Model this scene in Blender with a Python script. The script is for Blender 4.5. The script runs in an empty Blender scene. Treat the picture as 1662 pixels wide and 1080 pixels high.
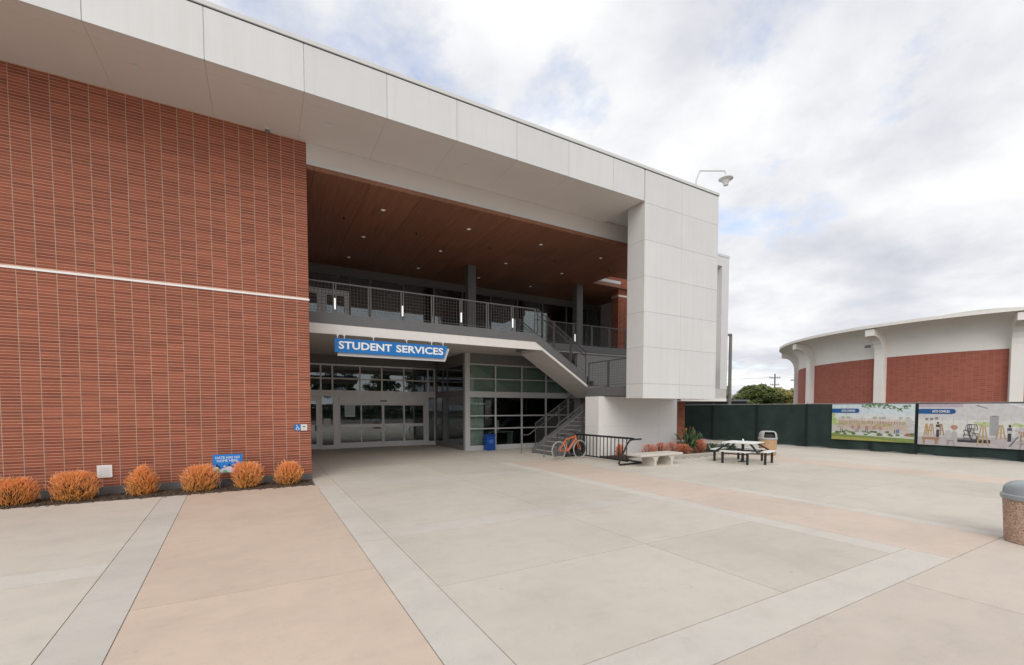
import bpy, bmesh, math, random
from mathutils import Vector, Matrix, Euler
R = random.Random(7)
sc = bpy.context.scene
col = sc.collection
rad = math.radians

# ---------------------------------------------------------------- camera
cd = bpy.data.cameras.new('camera'); cam = bpy.data.objects.new('camera', cd); col.objects.link(cam)
FPX, YAW, PITCH, PY = 716.85, 0.515196, 0.0395384, 691.68
CAMP = Vector((0, 0, 2.0))
cam.location = CAMP
cam.rotation_euler = (math.pi / 2 - PITCH, 0, -YAW)
cd.sensor_width = 36; cd.lens = FPX / 1662 * 36
cd.shift_y = (PY - 540) / 1662
cd.clip_end = 2000; cd.clip_start = 0.05
sc.camera = cam

# ---------------------------------------------------------------- sky and sun
SUN_EL, SUN_AZ = 38.0, 216.0            # azimuth of the sun measured clockwise from +Y
world = bpy.data.worlds.new('World'); sc.world = world; world.use_nodes = True
wt = world.node_tree; wt.nodes.clear()
def wn(t, **k):
    n = wt.nodes.new(t)
    for a, b in k.items(): setattr(n, a, b)
    return n
def wmath(op, a, b=None):
    n = wn('ShaderNodeMath', operation=op)
    for i, v in enumerate((a, b)):
        if v is None: continue
        if isinstance(v, (int, float)): n.inputs[i].default_value = v
        else: wt.links.new(v, n.inputs[i])
    return n.outputs[0]
def wramp(f, stops):
    n = wn('ShaderNodeValToRGB'); wt.links.new(f, n.inputs[0])
    e = n.color_ramp.elements
    while len(e) < len(stops): e.new(0.5)
    for el, (p, c) in zip(e, stops): el.position = p; el.color = (*c, 1)
    return n.outputs[0]
def wnoise(vec, scale, detail, rough, dist=0.0):
    n = wn('ShaderNodeTexNoise'); wt.links.new(vec, n.inputs['Vector'])
    n.inputs['Scale'].default_value = scale; n.inputs['Detail'].default_value = detail
    n.inputs['Roughness'].default_value = rough; n.inputs['Distortion'].default_value = dist
    return n.outputs[0]
sky = wn('ShaderNodeTexSky', sky_type='NISHITA')
sky.sun_disc = False; sky.sun_elevation = rad(SUN_EL); sky.sun_rotation = rad(SUN_AZ)
tc = wn('ShaderNodeTexCoord'); sx = wn('ShaderNodeSeparateXYZ'); wt.links.new(tc.outputs['Generated'], sx.inputs[0])
zz = wmath('ADD', wmath('MAXIMUM', sx.outputs[2], 0.0), 0.22)
cb = wn('ShaderNodeCombineXYZ')
wt.links.new(wmath('DIVIDE', sx.outputs[0], zz), cb.inputs[0]); wt.links.new(wmath('DIVIDE', sx.outputs[1], zz), cb.inputs[1])
cb.inputs[2].default_value = 7.1
cover = wnoise(cb.outputs[0], 1.15, 10, 0.60, 0.1)
shade = wnoise(cb.outputs[0], 1.7, 10, 0.56, 0.12)
big = wnoise(cb.outputs[0], 0.55, 3, 0.5)
shade = wmath('ADD', wmath('MULTIPLY', shade, 0.62), wmath('MULTIPLY', big, 0.38))
cl = wramp(shade, [(0.35, (4.9, 5.05, 5.6)), (0.44, (6.15, 6.25, 6.65)), (0.515, (7.35, 7.4, 7.55)), (0.58, (8.3, 8.3, 8.3))])
cf = wramp(cover, [(0.34, (0.42, 0.42, 0.42)), (0.435, (1, 1, 1))])
sk2 = wn('ShaderNodeMixRGB', blend_type='MULTIPLY'); sk2.inputs[0].default_value = 1; sk2.inputs[2].default_value = (1.7, 1.85, 2.1, 1); wt.links.new(sky.outputs[0], sk2.inputs[1])
mx = wn('ShaderNodeMixRGB'); wt.links.new(cf, mx.inputs[0]); wt.links.new(sk2.outputs[0], mx.inputs[1]); wt.links.new(cl, mx.inputs[2])
bg = wn('ShaderNodeBackground'); bg.inputs['Strength'].default_value = 0.1
wt.links.new(mx.outputs[0], bg.inputs[0])
wo = wn('ShaderNodeOutputWorld'); wt.links.new(bg.outputs[0], wo.inputs[0])

sd = bpy.data.lights.new('sun', 'SUN'); sun = bpy.data.objects.new('sun', sd); col.objects.link(sun)
sd.energy = 1.25; sd.angle = rad(45); sd.color = (1.0, 0.96, 0.90)
saz, sel = rad(SUN_AZ), rad(SUN_EL)
sdir = Vector((math.sin(saz) * math.cos(sel), math.cos(saz) * math.cos(sel), math.sin(sel)))
sun.rotation_euler = (-sdir).to_track_quat('-Z', 'Y').to_euler()
sun.location = (0, -20, 40)
vs = sc.view_settings; vs.view_transform = 'Standard'; vs.look = 'None'; vs.gamma = 1; vs.use_curve_mapping = False
vs.exposure = 0.35
sc.render.engine = 'CYCLES'
cy = sc.cycles; cy.use_denoising = True; cy.max_bounces = 10; cy.diffuse_bounces = 5; cy.glossy_bounces = 4
cy.transmission_bounces = 8; cy.transparent_max_bounces = 24; cy.caustics_reflective = False; cy.caustics_refractive = False
cy.sample_clamp_indirect = 4

# ---------------------------------------------------------------- materials
def newmat(name):
    m = bpy.data.materials.new(name); m.use_nodes = True
    return m, m.node_tree, m.node_tree.nodes['Principled BSDF']
def N(t, ty, **k):
    n = t.nodes.new(ty)
    for a, b in k.items(): setattr(n, a, b)
    return n
def L(t, a, b): t.links.new(a, b)
def M_(t, op, a, b=None):
    n = N(t, 'ShaderNodeMath', operation=op)
    for i, v in enumerate((a, b)):
        if v is None: continue
        if isinstance(v, (int, float)): n.inputs[i].default_value = v
        else: L(t, v, n.inputs[i])
    return n.outputs[0]
def pos(t, scale=(1, 1, 1)):
    g = N(t, 'ShaderNodeNewGeometry'); mp = N(t, 'ShaderNodeMapping'); mp.inputs['Scale'].default_value = scale
    L(t, g.outputs['Position'], mp.inputs[0]); return mp.outputs[0]
def noise(t, vec, scale, detail=4, rough=0.5):
    n = N(t, 'ShaderNodeTexNoise'); L(t, vec, n.inputs['Vector'])
    n.inputs['Scale'].default_value = scale; n.inputs['Detail'].default_value = detail; n.inputs['Roughness'].default_value = rough
    return n.outputs[0]
def ramp(t, f, stops):
    n = N(t, 'ShaderNodeValToRGB'); L(t, f, n.inputs[0]); e = n.color_ramp.elements
    while len(e) < len(stops): e.new(0.5)
    for el, (p, c) in zip(e, stops): el.position = p; el.color = (*c, 1)
    return n.outputs[0]
def mixc(t, f, a, b, mode='MIX'):
    n = N(t, 'ShaderNodeMixRGB', blend_type=mode)
    for i, v in enumerate((f, a, b)):
        if isinstance(v, (int, float)): n.inputs[i].default_value = v
        elif isinstance(v, tuple): n.inputs[i].default_value = (*v, 1)
        else: L(t, v, n.inputs[i])
    return n.outputs[0]
def bump(t, p, f, strength, dist=0.01):
    b = N(t, 'ShaderNodeBump'); b.inputs['Strength'].default_value = strength; b.inputs['Distance'].default_value = dist
    L(t, f, b.inputs['Height']); L(t, b.outputs[0], p.inputs['Normal'])
def sc_(c, k): return tuple(min(1, v * k) for v in c)
def plain(name, c, rough=0.5, metal=0.0, var=0.10, scale=3.0, bmp=0.0, bscale=60, spec=0.4):
    m, t, p = newmat(name); v = pos(t)
    f = noise(t, v, scale, 5, 0.6)
    L(t, ramp(t, f, [(0.3, sc_(c, 1 - var)), (0.7, sc_(c, 1 + var))]), p.inputs['Base Color'])
    p.inputs['Roughness'].default_value = rough; p.inputs['Metallic'].default_value = metal
    p.inputs['Specular IOR Level'].default_value = spec
    if bmp: bump(t, p, noise(t, v, bscale, 3), bmp)
    return m
def concrete(name, c, dark=0.91, speck=0.06, var=0.05):
    m, t, p = newmat(name); v = pos(t)
    oi = N(t, 'ShaderNodeObjectInfo')
    a = ramp(t, noise(t, v, 0.45, 6, 0.62), [(0.32, sc_(c, dark)), (0.5, c), (0.7, sc_(c, 1.05))])
    b = ramp(t, noise(t, v, 2.7, 8, 0.72), [(0.28, (0.90, 0.90, 0.90)), (0.5, (1, 1, 1)), (0.72, (1.03, 1.02, 1.0))])
    a = mixc(t, 0.75, a, b, 'MULTIPLY')
    s = ramp(t, noise(t, v, 140, 2), [(0.3, (1 - speck,) * 3), (0.7, (1 + speck,) * 3)])
    a = mixc(t, 1.0, a, s, 'MULTIPLY')
    st = ramp(t, noise(t, v, 9, 2, 0.4), [(0.73, (1, 1, 1)), (0.79, (0.80, 0.78, 0.76))])
    a = mixc(t, 0.6, a, st, 'MULTIPLY')
    rn = ramp(t, oi.outputs['Random'], [(0, (1 - var,) * 3), (1, (1 + var,) * 3)])
    a = mixc(t, 1.0, a, rn, 'MULTIPLY')
    vo = N(t, 'ShaderNodeTexVoronoi'); L(t, v, vo.inputs['Vector']); vo.inputs['Scale'].default_value = 1.3
    gum = ramp(t, vo.outputs['Distance'], [(0.016, (0.62, 0.61, 0.60)), (0.034, (1, 1, 1))]); a = mixc(t, 0.55, a, gum, 'MULTIPLY')
    wv = noise(t, pos(t, (0.9, 3.1, 1)), 1.1, 9, 0.75)
    a = mixc(t, 0.35, a, ramp(t, wv, [(0.36, (0.88, 0.875, 0.86)), (0.5, (1, 1, 1))]), 'MULTIPLY')
    ck = noise(t, v, 0.8, 6, 0.7)
    crk = ramp(t, M_(t, 'ABSOLUTE', M_(t, 'SUBTRACT', ck, 0.5)), [(0.0006, (0.80, 0.79, 0.78)), (0.0022, (1, 1, 1))]); a = mixc(t, 0.35, a, crk, 'MULTIPLY')
    L(t, a, p.inputs['Base Color']); p.inputs['Roughness'].default_value = 0.85
    p.inputs['Specular IOR Level'].default_value = 0.25
    bump(t, p, noise(t, v, 90, 4), 0.12, 0.004)
    return m
def brickmat(name, u_pitch, z_pitch, u0, z0, c1, c2, c3):
    m, t, p = newmat(name)
    g = N(t, 'ShaderNodeNewGeometry'); s = N(t, 'ShaderNodeSeparateXYZ'); L(t, g.outputs['Position'], s.inputs[0])
    u = M_(t, 'FLOOR', M_(t, 'DIVIDE', M_(t, 'SUBTRACT', M_(t, 'ADD', s.outputs[0], s.outputs[1]), u0), u_pitch))
    w = M_(t, 'FLOOR', M_(t, 'DIVIDE', M_(t, 'SUBTRACT', s.outputs[2], z0), z_pitch))
    cb = N(t, 'ShaderNodeCombineXYZ'); L(t, u, cb.inputs[0]); L(t, w, cb.inputs[1])
    wn_ = N(t, 'ShaderNodeTexWhiteNoise', noise_dimensions='2D'); L(t, cb.outputs[0], wn_.inputs['Vector'])
    c = ramp(t, wn_.outputs['Value'], [(0.0, c1), (0.5, c2), (1.0, c3)])
    k = ramp(t, noise(t, pos(t, (1, 1, 2.5)), 30, 4, 0.6), [(0.3, (0.86,) * 3), (0.7, (1.12,) * 3)])
    c = mixc(t, 1.0, c, k, 'MULTIPLY')
    k2 = ramp(t, noise(t, pos(t), 0.5, 4, 0.6), [(0.3, (0.92, 0.9, 0.9)), (0.7, (1.08, 1.05, 1.02))])
    c = mixc(t, 1.0, c, k2, 'MULTIPLY')
    L(t, c, p.inputs['Base Color']); p.inputs['Roughness'].default_value = 0.8; p.inputs['Specular IOR Level'].default_value = 0.3
    bump(t, p, noise(t, pos(t), 120, 3), 0.15, 0.003)
    return m
def woodmat():
    m, t, p = newmat('red_brown_wood')
    oi = N(t, 'ShaderNodeObjectInfo')
    f = noise(t, pos(t, (9, 0.35, 9)), 2.2, 8, 0.62)
    c = ramp(t, f, [(0.28, (0.18, 0.075, 0.044)), (0.5, (0.26, 0.110, 0.062)), (0.74, (0.34, 0.155, 0.09))])
    rn = ramp(t, oi.outputs['Random'], [(0, (0.9,) * 3), (1, (1.1,) * 3)])
    L(t, mixc(t, 1.0, c, rn, 'MULTIPLY'), p.inputs['Base Color']); p.inputs['Roughness'].default_value = 0.42
    return m
def glassmat(name, tint, refl):
    m = bpy.data.materials.new(name); m.use_nodes = True; t = m.node_tree; t.nodes.clear()
    tr = N(t, 'ShaderNodeBsdfTransparent'); tr.inputs[0].default_value = (*tint, 1)
    gl = N(t, 'ShaderNodeBsdfGlossy'); gl.inputs['Roughness'].default_value = 0.012; gl.inputs[0].default_value = (0.92, 0.97, 1.0, 1)
    nz = noise(t, pos(t), 0.9, 2); bp = N(t, 'ShaderNodeBump'); bp.inputs['Strength'].default_value = 0.02; bp.inputs['Distance'].default_value = 0.05
    L(t, nz, bp.inputs['Height']); L(t, bp.outputs[0], gl.inputs['Normal'])
    fr = N(t, 'ShaderNodeFresnel'); fr.inputs[0].default_value = 1.5
    f = M_(t, 'MINIMUM', M_(t, 'ADD', fr.outputs[0], refl), 1.0)
    mix = N(t, 'ShaderNodeMixShader'); L(t, f, mix.inputs[0]); L(t, tr.outputs[0], mix.inputs[1]); L(t, gl.outputs[0], mix.inputs[2])
    o = N(t, 'ShaderNodeOutputMaterial'); L(t, mix.outputs[0], o.inputs[0])
    return m
def glow(name, c, strength):
    m, t, p = newmat(name); p.inputs['Base Color'].default_value = (*c, 1)
    p.inputs['Emission Color'].default_value = (*c, 1); p.inputs['Emission Strength'].default_value = strength
    return m
def tipmat(name, stops, rough=0.6):
    m, t, p = newmat(name)
    at = N(t, 'ShaderNodeAttribute'); at.attribute_name = 'tip'
    f = M_(t, 'ADD', at.outputs['Fac'], M_(t, 'MULTIPLY', M_(t, 'SUBTRACT', noise(t, pos(t), 9, 3), 0.5), 0.5))
    L(t, ramp(t, f, stops), p.inputs['Base Color']); p.inputs['Roughness'].default_value = rough
    return m
def leafmat(name, stops, scale=1.2, trans=0.0):
    m, t, p = newmat(name)
    at = N(t, 'ShaderNodeAttribute'); at.attribute_name = 'tip'
    f = M_(t, 'ADD', M_(t, 'MULTIPLY', at.outputs['Fac'], 0.6), M_(t, 'MULTIPLY', noise(t, pos(t), scale, 3), 0.4))
    L(t, ramp(t, f, stops), p.inputs['Base Color']); p.inputs['Roughness'].default_value = 0.55
    return m
m_white = plain('white_panel_paint', (0.65, 0.65, 0.645), 0.45, var=0.025, scale=0.8, bmp=0.02, bscale=40)
t = m_white.node_tree; p = t.nodes['Principled BSDF']; src = p.inputs['Base Color'].links[0].from_socket
stk = ramp(t, noise(t, pos(t, (2.4, 2.4, 0.10)), 2.2, 7, 0.68), [(0.34, (0.965, 0.96, 0.955)), (0.55, (1, 1, 1))])
oi_ = N(t, 'ShaderNodeObjectInfo'); rn_ = ramp(t, oi_.outputs['Random'], [(0, (0.965, 0.967, 0.97)), (1, (1.02, 1.02, 1.015))])
L(t, mixc(t, 1.0, mixc(t, 1.0, src, stk, 'MULTIPLY'), rn_, 'MULTIPLY'), p.inputs['Base Color'])
m_pier = plain('shade_lifted_white_paint', (0.82, 0.80, 0.785), 0.5, var=0.02, scale=0.8, bmp=0.02, bscale=40)  # panel white made paler to make up for the shade on the pier
m_soffit = plain('soffit_paint', (0.66, 0.615, 0.585), 0.6, var=0.03, scale=0.7)
m_seam = plain('joint_sealant', (0.30, 0.30, 0.29), 0.7)
m_coping = plain('metal_coping', (0.62, 0.62, 0.62), 0.4, var=0.04)
BU0, BZ0, BP, BC = 0.898, 0.176, 0.32, 0.0681
m_brick = brickmat('red_brick', BP, BC, BU0 + 13.62, BZ0, (0.222, 0.067, 0.039), (0.282, 0.086, 0.048), (0.345, 0.110, 0.062))
m_mortar = plain('mortar', (0.63, 0.40, 0.305), 0.9, var=0.12, scale=6)
m_wood = woodmat()
m_steel = plain('grey_steel_paint', (0.145, 0.146, 0.15), 0.5, var=0.06)
m_rail = plain('grey_rail_paint', (0.14, 0.14, 0.139), 0.45, var=0.08)
m_srail = plain('stair_rail_paint', (0.085, 0.085, 0.086), 0.45, var=0.08)
m_alu = plain('aluminium_frame', (0.76, 0.76, 0.765), 0.42, metal=0.15, var=0.04)  # colour lifted to offset the shade in the entrance recess
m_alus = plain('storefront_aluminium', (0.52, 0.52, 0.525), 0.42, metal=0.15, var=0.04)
m_alud = plain('dark_frame', (0.16, 0.16, 0.165), 0.45, var=0.05)
m_siding = plain('grey_siding', (0.19, 0.187, 0.184), 0.6, var=0.05, scale=4)
m_stucco = plain('grey_stucco', (0.52, 0.50, 0.48), 0.8, var=0.05, bmp=0.1)  # raised in colour to lighten the shaded underside of the balcony
m_cream = plain('cream_fascia', (0.80, 0.765, 0.73), 0.55, var=0.03)  # raised in colour to brighten the shaded balcony band
m_glass = glassmat('clear_glass', (0.55, 0.61, 0.60), 0.09)
m_glassg = glassmat('green_tint_glass', (0.78, 0.84, 0.80), 0.01)
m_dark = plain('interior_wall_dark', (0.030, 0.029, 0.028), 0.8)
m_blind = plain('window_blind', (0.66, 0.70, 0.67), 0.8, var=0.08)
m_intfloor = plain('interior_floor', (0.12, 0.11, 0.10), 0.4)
m_conc = concrete('grey_concrete', (0.585, 0.54, 0.47))
m_pink = concrete('tan_concrete', (0.625, 0.505, 0.41))
m_pink2 = concrete('pale_tan_concrete', (0.61, 0.51, 0.43))
m_mid = concrete('warm_grey_concrete', (0.595, 0.525, 0.455))
m_band = concrete('pale_concrete_band', (0.605, 0.57, 0.515), 0.9)
m_joint = plain('slab_joint', (0.33, 0.315, 0.30), 0.9)
m_plinth = plain('concrete_plinth', (0.13, 0.128, 0.122), 0.9, var=0.2, scale=5, bmp=0.15)
m_curb = concrete('curb_concrete', (0.46, 0.43, 0.38))
m_bench = concrete('bench_concrete', (0.60, 0.565, 0.51), 0.88)
m_soil = plain('mulch_soil', (0.055, 0.042, 0.034), 0.95, var=0.5, scale=14, bmp=0.8, bscale=30)
m_chip = plain('wood_chip', (0.12, 0.085, 0.06), 0.9, var=0.5, scale=9)
m_black = plain('black_steel', (0.022, 0.022, 0.024), 0.4, var=0.1)
m_blue = plain('sign_blue', (0.012, 0.17, 0.50), 0.35, var=0.03)
m_blueb = plain('board_blue', (0.01, 0.20, 0.62), 0.5, var=0.05)
m_binblue = plain('bin_blue', (0.008, 0.062, 0.30), 0.4, var=0.06)
m_paper = plain('white_print', (0.80, 0.80, 0.79), 0.6, var=0.03)
m_letter = plain('white_letter', (0.84, 0.84, 0.83), 0.4, var=0.01)
m_plate = plain('sign_white_plate', (0.66, 0.66, 0.66), 0.4, var=0.03)
m_lamp = glow('downlight_lens', (1.0, 0.95, 0.86), 0.12)
m_tube = glow('railing_light_lens', (1.0, 0.99, 0.96), 0.45)
m_fabric = None

# ---------------------------------------------------------------- helpers
W = {}
class MB:
    def __init__(s): s.v = []; s.f = []; s.mi = []; s.a = []; s.cur = 0; s.av = 0.0
    def add(s, vs, fs):
        o = len(s.v); s.v += [tuple(p) for p in vs]; s.a += [s.av] * len(vs)
        for f in fs: s.f.append(tuple(o + i for i in f)); s.mi.append(s.cur)
        return s
    def box(s, x0, x1, y0, y1, z0, z1):
        v = [(x, y, z) for z in (z0, z1) for y in (y0, y1) for x in (x0, x1)]
        return s.add(v, [(0, 2, 3, 1), (4, 5, 7, 6), (0, 1, 5, 4), (2, 6, 7, 3), (0, 4, 6, 2), (1, 3, 7, 5)])
    def obox(s, c, ax, ay, az, hx, hy, hz):
        c, ax, ay, az = Vector(c), Vector(ax), Vector(ay), Vector(az)
        v = [c + ax * (i * hx) + ay * (j * hy) + az * (k * hz) for k in (-1, 1) for j in (-1, 1) for i in (-1, 1)]
        return s.add(v, [(0, 2, 3, 1), (4, 5, 7, 6), (0, 1, 5, 4), (2, 6, 7, 3), (0, 4, 6, 2), (1, 3, 7, 5)])
    def tube(s, p, q, r, n=6, r2=None, cap=True):
        p, q = Vector(p), Vector(q); d = (q - p)
        if d.length < 1e-6: return s
        d.normalize(); u = d.orthogonal().normalized(); w = d.cross(u); r2 = r if r2 is None else r2
        v = [p + (u * math.cos(2 * math.pi * i / n) + w * math.sin(2 * math.pi * i / n)) * r for i in range(n)]
        v += [q + (u * math.cos(2 * math.pi * i / n) + w * math.sin(2 * math.pi * i / n)) * r2 for i in range(n)]
        f = [(i, (i + 1) % n, n + (i + 1) % n, n + i) for i in range(n)]
        if cap: f += [tuple(reversed(range(n))), tuple(range(n, 2 * n))]
        return s.add(v, f)
    def path(s, pts, r, n=6):
        for a, b in zip(pts, pts[1:]): s.tube(a, b, r, n)
        return s
    def rbar(s, p, q, w, h):                                       # rectangular bar from p to q, h measured upwards
        p, q = Vector(p), Vector(q); d = (q - p); l = d.length; d.normalize()
        up = Vector((0, 0, 1)) if abs(d.z) < 0.95 else Vector((0, 1, 0))
        sd_ = d.cross(up).normalized(); up = sd_.cross(d)
        return s.obox((p + q) / 2, d, sd_, up, l / 2, w / 2, h / 2)
    def prism(s, pts, axis, a, b):                                 # polygon in the two other axes extruded along axis
        def mk(p, t):
            return {'x': (t, p[0], p[1]), 'y': (p[0], t, p[1]), 'z': (p[0], p[1], t)}[axis]
        n = len(pts); v = [mk(p, a) for p in pts] + [mk(p, b) for p in pts]
        return s.add(v, [tuple(range(n)), tuple(reversed(range(n, 2 * n)))] + [(i, n + i, n + (i + 1) % n, (i + 1) % n) for i in range(n)])
    def lathe(s, c, prof, n=24, cap=True):
        c = Vector(c); v = []; f = []
        for r, z in prof:
            for i in range(n):
                a = 2 * math.pi * i / n; v.append((c.x + r * math.cos(a), c.y + r * math.sin(a), c.z + z))
        m = len(prof)
        for k in range(m - 1):
            for i in range(n):
                f.append((k * n + i, k * n + (i + 1) % n, (k + 1) * n + (i + 1) % n, (k + 1) * n + i))
        if cap: f += [tuple(reversed(range(n))), tuple(range((m - 1) * n, m * n))]
        return s.add(v, f)
    def torus(s, c, ax, R_, r, n=28, k=6):
        c = Vector(c); ax = Vector(ax).normalized(); u = ax.orthogonal().normalized(); w = ax.cross(u); v = []; f = []
        for i in range(n):
            a = 2 * math.pi * i / n; d = u * math.cos(a) + w * math.sin(a)
            for j in range(k):
                b = 2 * math.pi * j / k; v.append(c + d * (R_ + r * math.cos(b)) + ax * (r * math.sin(b)))
        for i in range(n):
            for j in range(k):
                f.append((i * k + j, i * k + (j + 1) % k, ((i + 1) % n) * k + (j + 1) % k, ((i + 1) % n) * k + j))
        return s.add(v, f)
    def build(s, name, mat, parent=None, smooth=False, kind=None, label=None, bevel=0, recalc=True):
        o0 = W.get(parent, Vector((0, 0, 0))) if parent else Vector((0, 0, 0))
        if parent is None and s.v:
            xs, ys, zs = zip(*s.v); o0 = Vector(((min(xs) + max(xs)) / 2, (min(ys) + max(ys)) / 2, min(zs)))
        me = bpy.data.meshes.new(name)
        me.from_pydata([Vector(p) - o0 for p in s.v], [], s.f)
        mats = mat if isinstance(mat, (list, tuple)) else [mat]
        for q in mats: me.materials.append(q)
        if len(mats) > 1: me.polygons.foreach_set('material_index', s.mi)
        if any(s.a):
            at = me.attributes.new('tip', 'FLOAT', 'POINT'); at.data.foreach_set('value', s.a)
        if recalc and len(s.f) < 60000:
            b = bmesh.new(); b.from_mesh(me); bmesh.ops.recalc_face_normals(b, faces=b.faces); b.to_mesh(me); b.free()
        if smooth: me.polygons.foreach_set('use_smooth', [True] * len(me.polygons))
        me.update()
        ob = bpy.data.objects.new(name, me); col.objects.link(ob)
        if parent: ob.parent = parent
        else: ob.location = o0
        W[ob] = o0
        if kind: ob['kind'] = kind
        if label: ob['label'] = label
        if bevel:
            bv = ob.modifiers.new('bevel', 'BEVEL'); bv.width = bevel; bv.segments = 2; bv.limit_method = 'ANGLE'
        if smooth:
            try: me.set_sharp_from_angle(angle=rad(40))
            except Exception: pass
        return ob
def tag(o, label, cat, group=None, kind=None):
    if label: o['label'] = label
    if cat: o['category'] = cat
    if group: o['group'] = group
    if kind: o['kind'] = kind
    return o
def thing(name, label, cat, loc=(0, 0, 0), group=None):
    o = bpy.data.objects.new(name, None); col.objects.link(o); o.location = loc; o.empty_display_size = 0.2
    W[o] = Vector(loc); return tag(o, label, cat, group)
def struct(o): o['kind'] = 'structure'; return o
def inst(name, me, loc, parent, rot=(0, 0, 0), scale=(1, 1, 1)):
    o = bpy.data.objects.new(name, me); col.objects.link(o); o.parent = parent
    o.location = Vector(loc) - W[parent]; o.rotation_euler = rot; o.scale = scale; W[o] = Vector(loc); return o
def meshof(mb, name, mat, smooth=False):
    me = bpy.data.meshes.new(name); me.from_pydata(mb.v, [], mb.f)
    for q in (mat if isinstance(mat, (list, tuple)) else [mat]): me.materials.append(q)
    if any(mb.a): at = me.attributes.new('tip', 'FLOAT', 'POINT'); at.data.foreach_set('value', mb.a)
    if smooth: me.polygons.foreach_set('use_smooth', [True] * len(me.polygons))
    b = bmesh.new(); b.from_mesh(me); bmesh.ops.recalc_face_normals(b, faces=b.faces); b.to_mesh(me); b.free()
    return me
def project(P):
    F = Vector((math.sin(YAW) * math.cos(PITCH), math.cos(YAW) * math.cos(PITCH), -math.sin(PITCH)))
    Rr = Vector((math.cos(YAW), -math.sin(YAW), 0)); U = Rr.cross(F); d = Vector(P) - CAMP; z = d.dot(F)
    return (831 + FPX * d.dot(Rr) / z, PY - FPX * d.dot(U) / z, z) if z > 0.05 else (-9, -9, -1)
def text_obj(s, name, mat, parent, left, right, base, cap, nrm_origin, ux, uz, un, depth=0.012, bold=0.0):
    """lettering as a mesh: x of the text runs along ux from left to right, capital height cap, standing proud along un"""
    cu = bpy.data.curves.new(name, 'FONT'); cu.body = s; cu.size = 1; cu.offset = bold; cu.resolution_u = 3
    tmp = bpy.data.objects.new(name, cu); col.objects.link(tmp)
    dg = bpy.context.evaluated_depsgraph_get(); me = bpy.data.meshes.new_from_object(tmp.evaluated_get(dg))
    bpy.data.objects.remove(tmp)
    xs = [v.co.x for v in me.vertices]; ys = [v.co.y for v in me.vertices]
    x0, x1, y0, y1 = min(xs), max(xs), min(ys), max(ys)
    fs = [tuple(p.vertices) for p in me.polygons]; vs_ = []
    for v in me.vertices:
        a = left + (v.co.x - x0) / (x1 - x0) * (right - left); b = base + (v.co.y - y0) / (y1 - y0) * cap
        vs_.append(Vector(nrm_origin) + Vector(ux) * a + Vector(uz) * b + Vector(un) * depth)
    bpy.data.meshes.remove(me)
    mb = MB(); mb.add(vs_, fs)
    ob = mb.build(name, mat, parent, recalc=False)
    return ob

# ================================================================ SETTING: ground
YW, YF, ZS, ZR = 13.62, 11.513, 9.321, 10.40        # brick plane, fascia plane, soffit height, top of the panels
ZC, ZF, ZSL = 8.607, 4.98, 4.62                      # wood ceiling, balcony floor, underside of balcony
YB, YS, Y2 = 23.35, 19.23, 22.1                      # entrance wall, storefront wall, upper glazing
XFL, XFR, YFB = 11.92, 15.95, 12.35                  # white fin
YE, YE2 = 15.05, 16.75                               # balcony edge, far side of the stair well

g = MB(); g.add([(-400, -400, -0.03), (600, -400, -0.03), (600, 600, -0.03), (-400, 600, -0.03)], [(0, 1, 2, 3)])
m_far = plain('far_ground', (0.16, 0.155, 0.13), 0.95, var=0.3, scale=0.1)
struct(g.build('ground', m_far))
g = MB(); g.box(-40, 24.9, -40, 24, -0.028, -0.012)
plaza = struct(g.build('plaza', m_joint)); W[plaza] = Vector((-7.55, -8, -0.028))
GAP = 0.005
def slab(pts, mat, name='concrete_slab', gap=GAP):
    cx_ = sum(p[0] for p in pts) / len(pts); cy_ = sum(p[1] for p in pts) / len(pts)
    q = []
    n = len(pts)
    for i in range(n):                                              # inset by the joint
        a, b, c = Vector(pts[i - 1]), Vector(pts[i]), Vector(pts[(i + 1) % n])
        e1 = (b - a).normalized(); e2 = (c - b).normalized()
        n1 = Vector((-e1.y, e1.x)); n2 = Vector((-e2.y, e2.x))
        bis = (n1 + n2); bis = bis / max(0.2, bis.dot(n1)); q.append((b.x + bis.x * gap, b.y + bis.y * gap))
    m = MB(); m.prism(q, 'z', -0.0125, 0.0)
    m.v = [(x, y, z) for x, y, z in m.v]
    return m.build(name, mat, plaza)
def rect(x0, x1, y0, y1, mat, name='concrete_slab'): return slab([(x0, y0), (x1, y0), (x1, y1), (x0, y1)], mat, name)
l1 = lambda y: -1.36 - 0.051 * y
l2 = lambda y: -0.895 - 0.051 * y
YBED = 12.58
for a, b in ((-12, -5.5), (-5.5, 1.8), (1.8, 6.96), (6.96, 7.49), (7.49, YBED)):
    for x0, x1 in ((-16, -9), (-9, None)):
        if x1 is None: slab([(x0, a), (l1(a), a), (l1(b), b), (x0, b)], m_band if a == 6.96 else m_conc)
        else: rect(x0, x1, a, b, m_conc)
for a, b in ((-12, -4), (-4, 4.0), (4.0, YBED)):
    slab([(l1(a), a), (l2(a), a), (l2(b), b), (l1(b), b)], m_band, 'concrete_band')
for a, b in ((-12, -6), (-6, -0.5), (-0.5, 5.6), (5.6, YBED)):
    slab([(l2(a), a), (1.2, a), (1.2, b), (l2(b), b)], m_pink, 'tan_slab')
for a, b in ((-12, 2.16), (2.16, 6.8), (6.8, 12.22)): rect(1.2, 1.69, a, b, m_band, 'concrete_band')
for a, b in ((2.66, 4.65), (4.65, 6.8)):
    rect(1.69, 4.9, a, b, m_conc); rect(4.9, 7.52, a, b, m_conc)
rect(1.69, 7.52, 6.8, 7.35, m_band, 'concrete_band')
rect(1.69, 4.9, 7.35, 11.75, m_conc); rect(4.9, 7.52, 7.35, 11.75, m_conc)
rect(1.69, 7.52, 11.75, 12.22, m_band, 'concrete_band')
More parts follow.
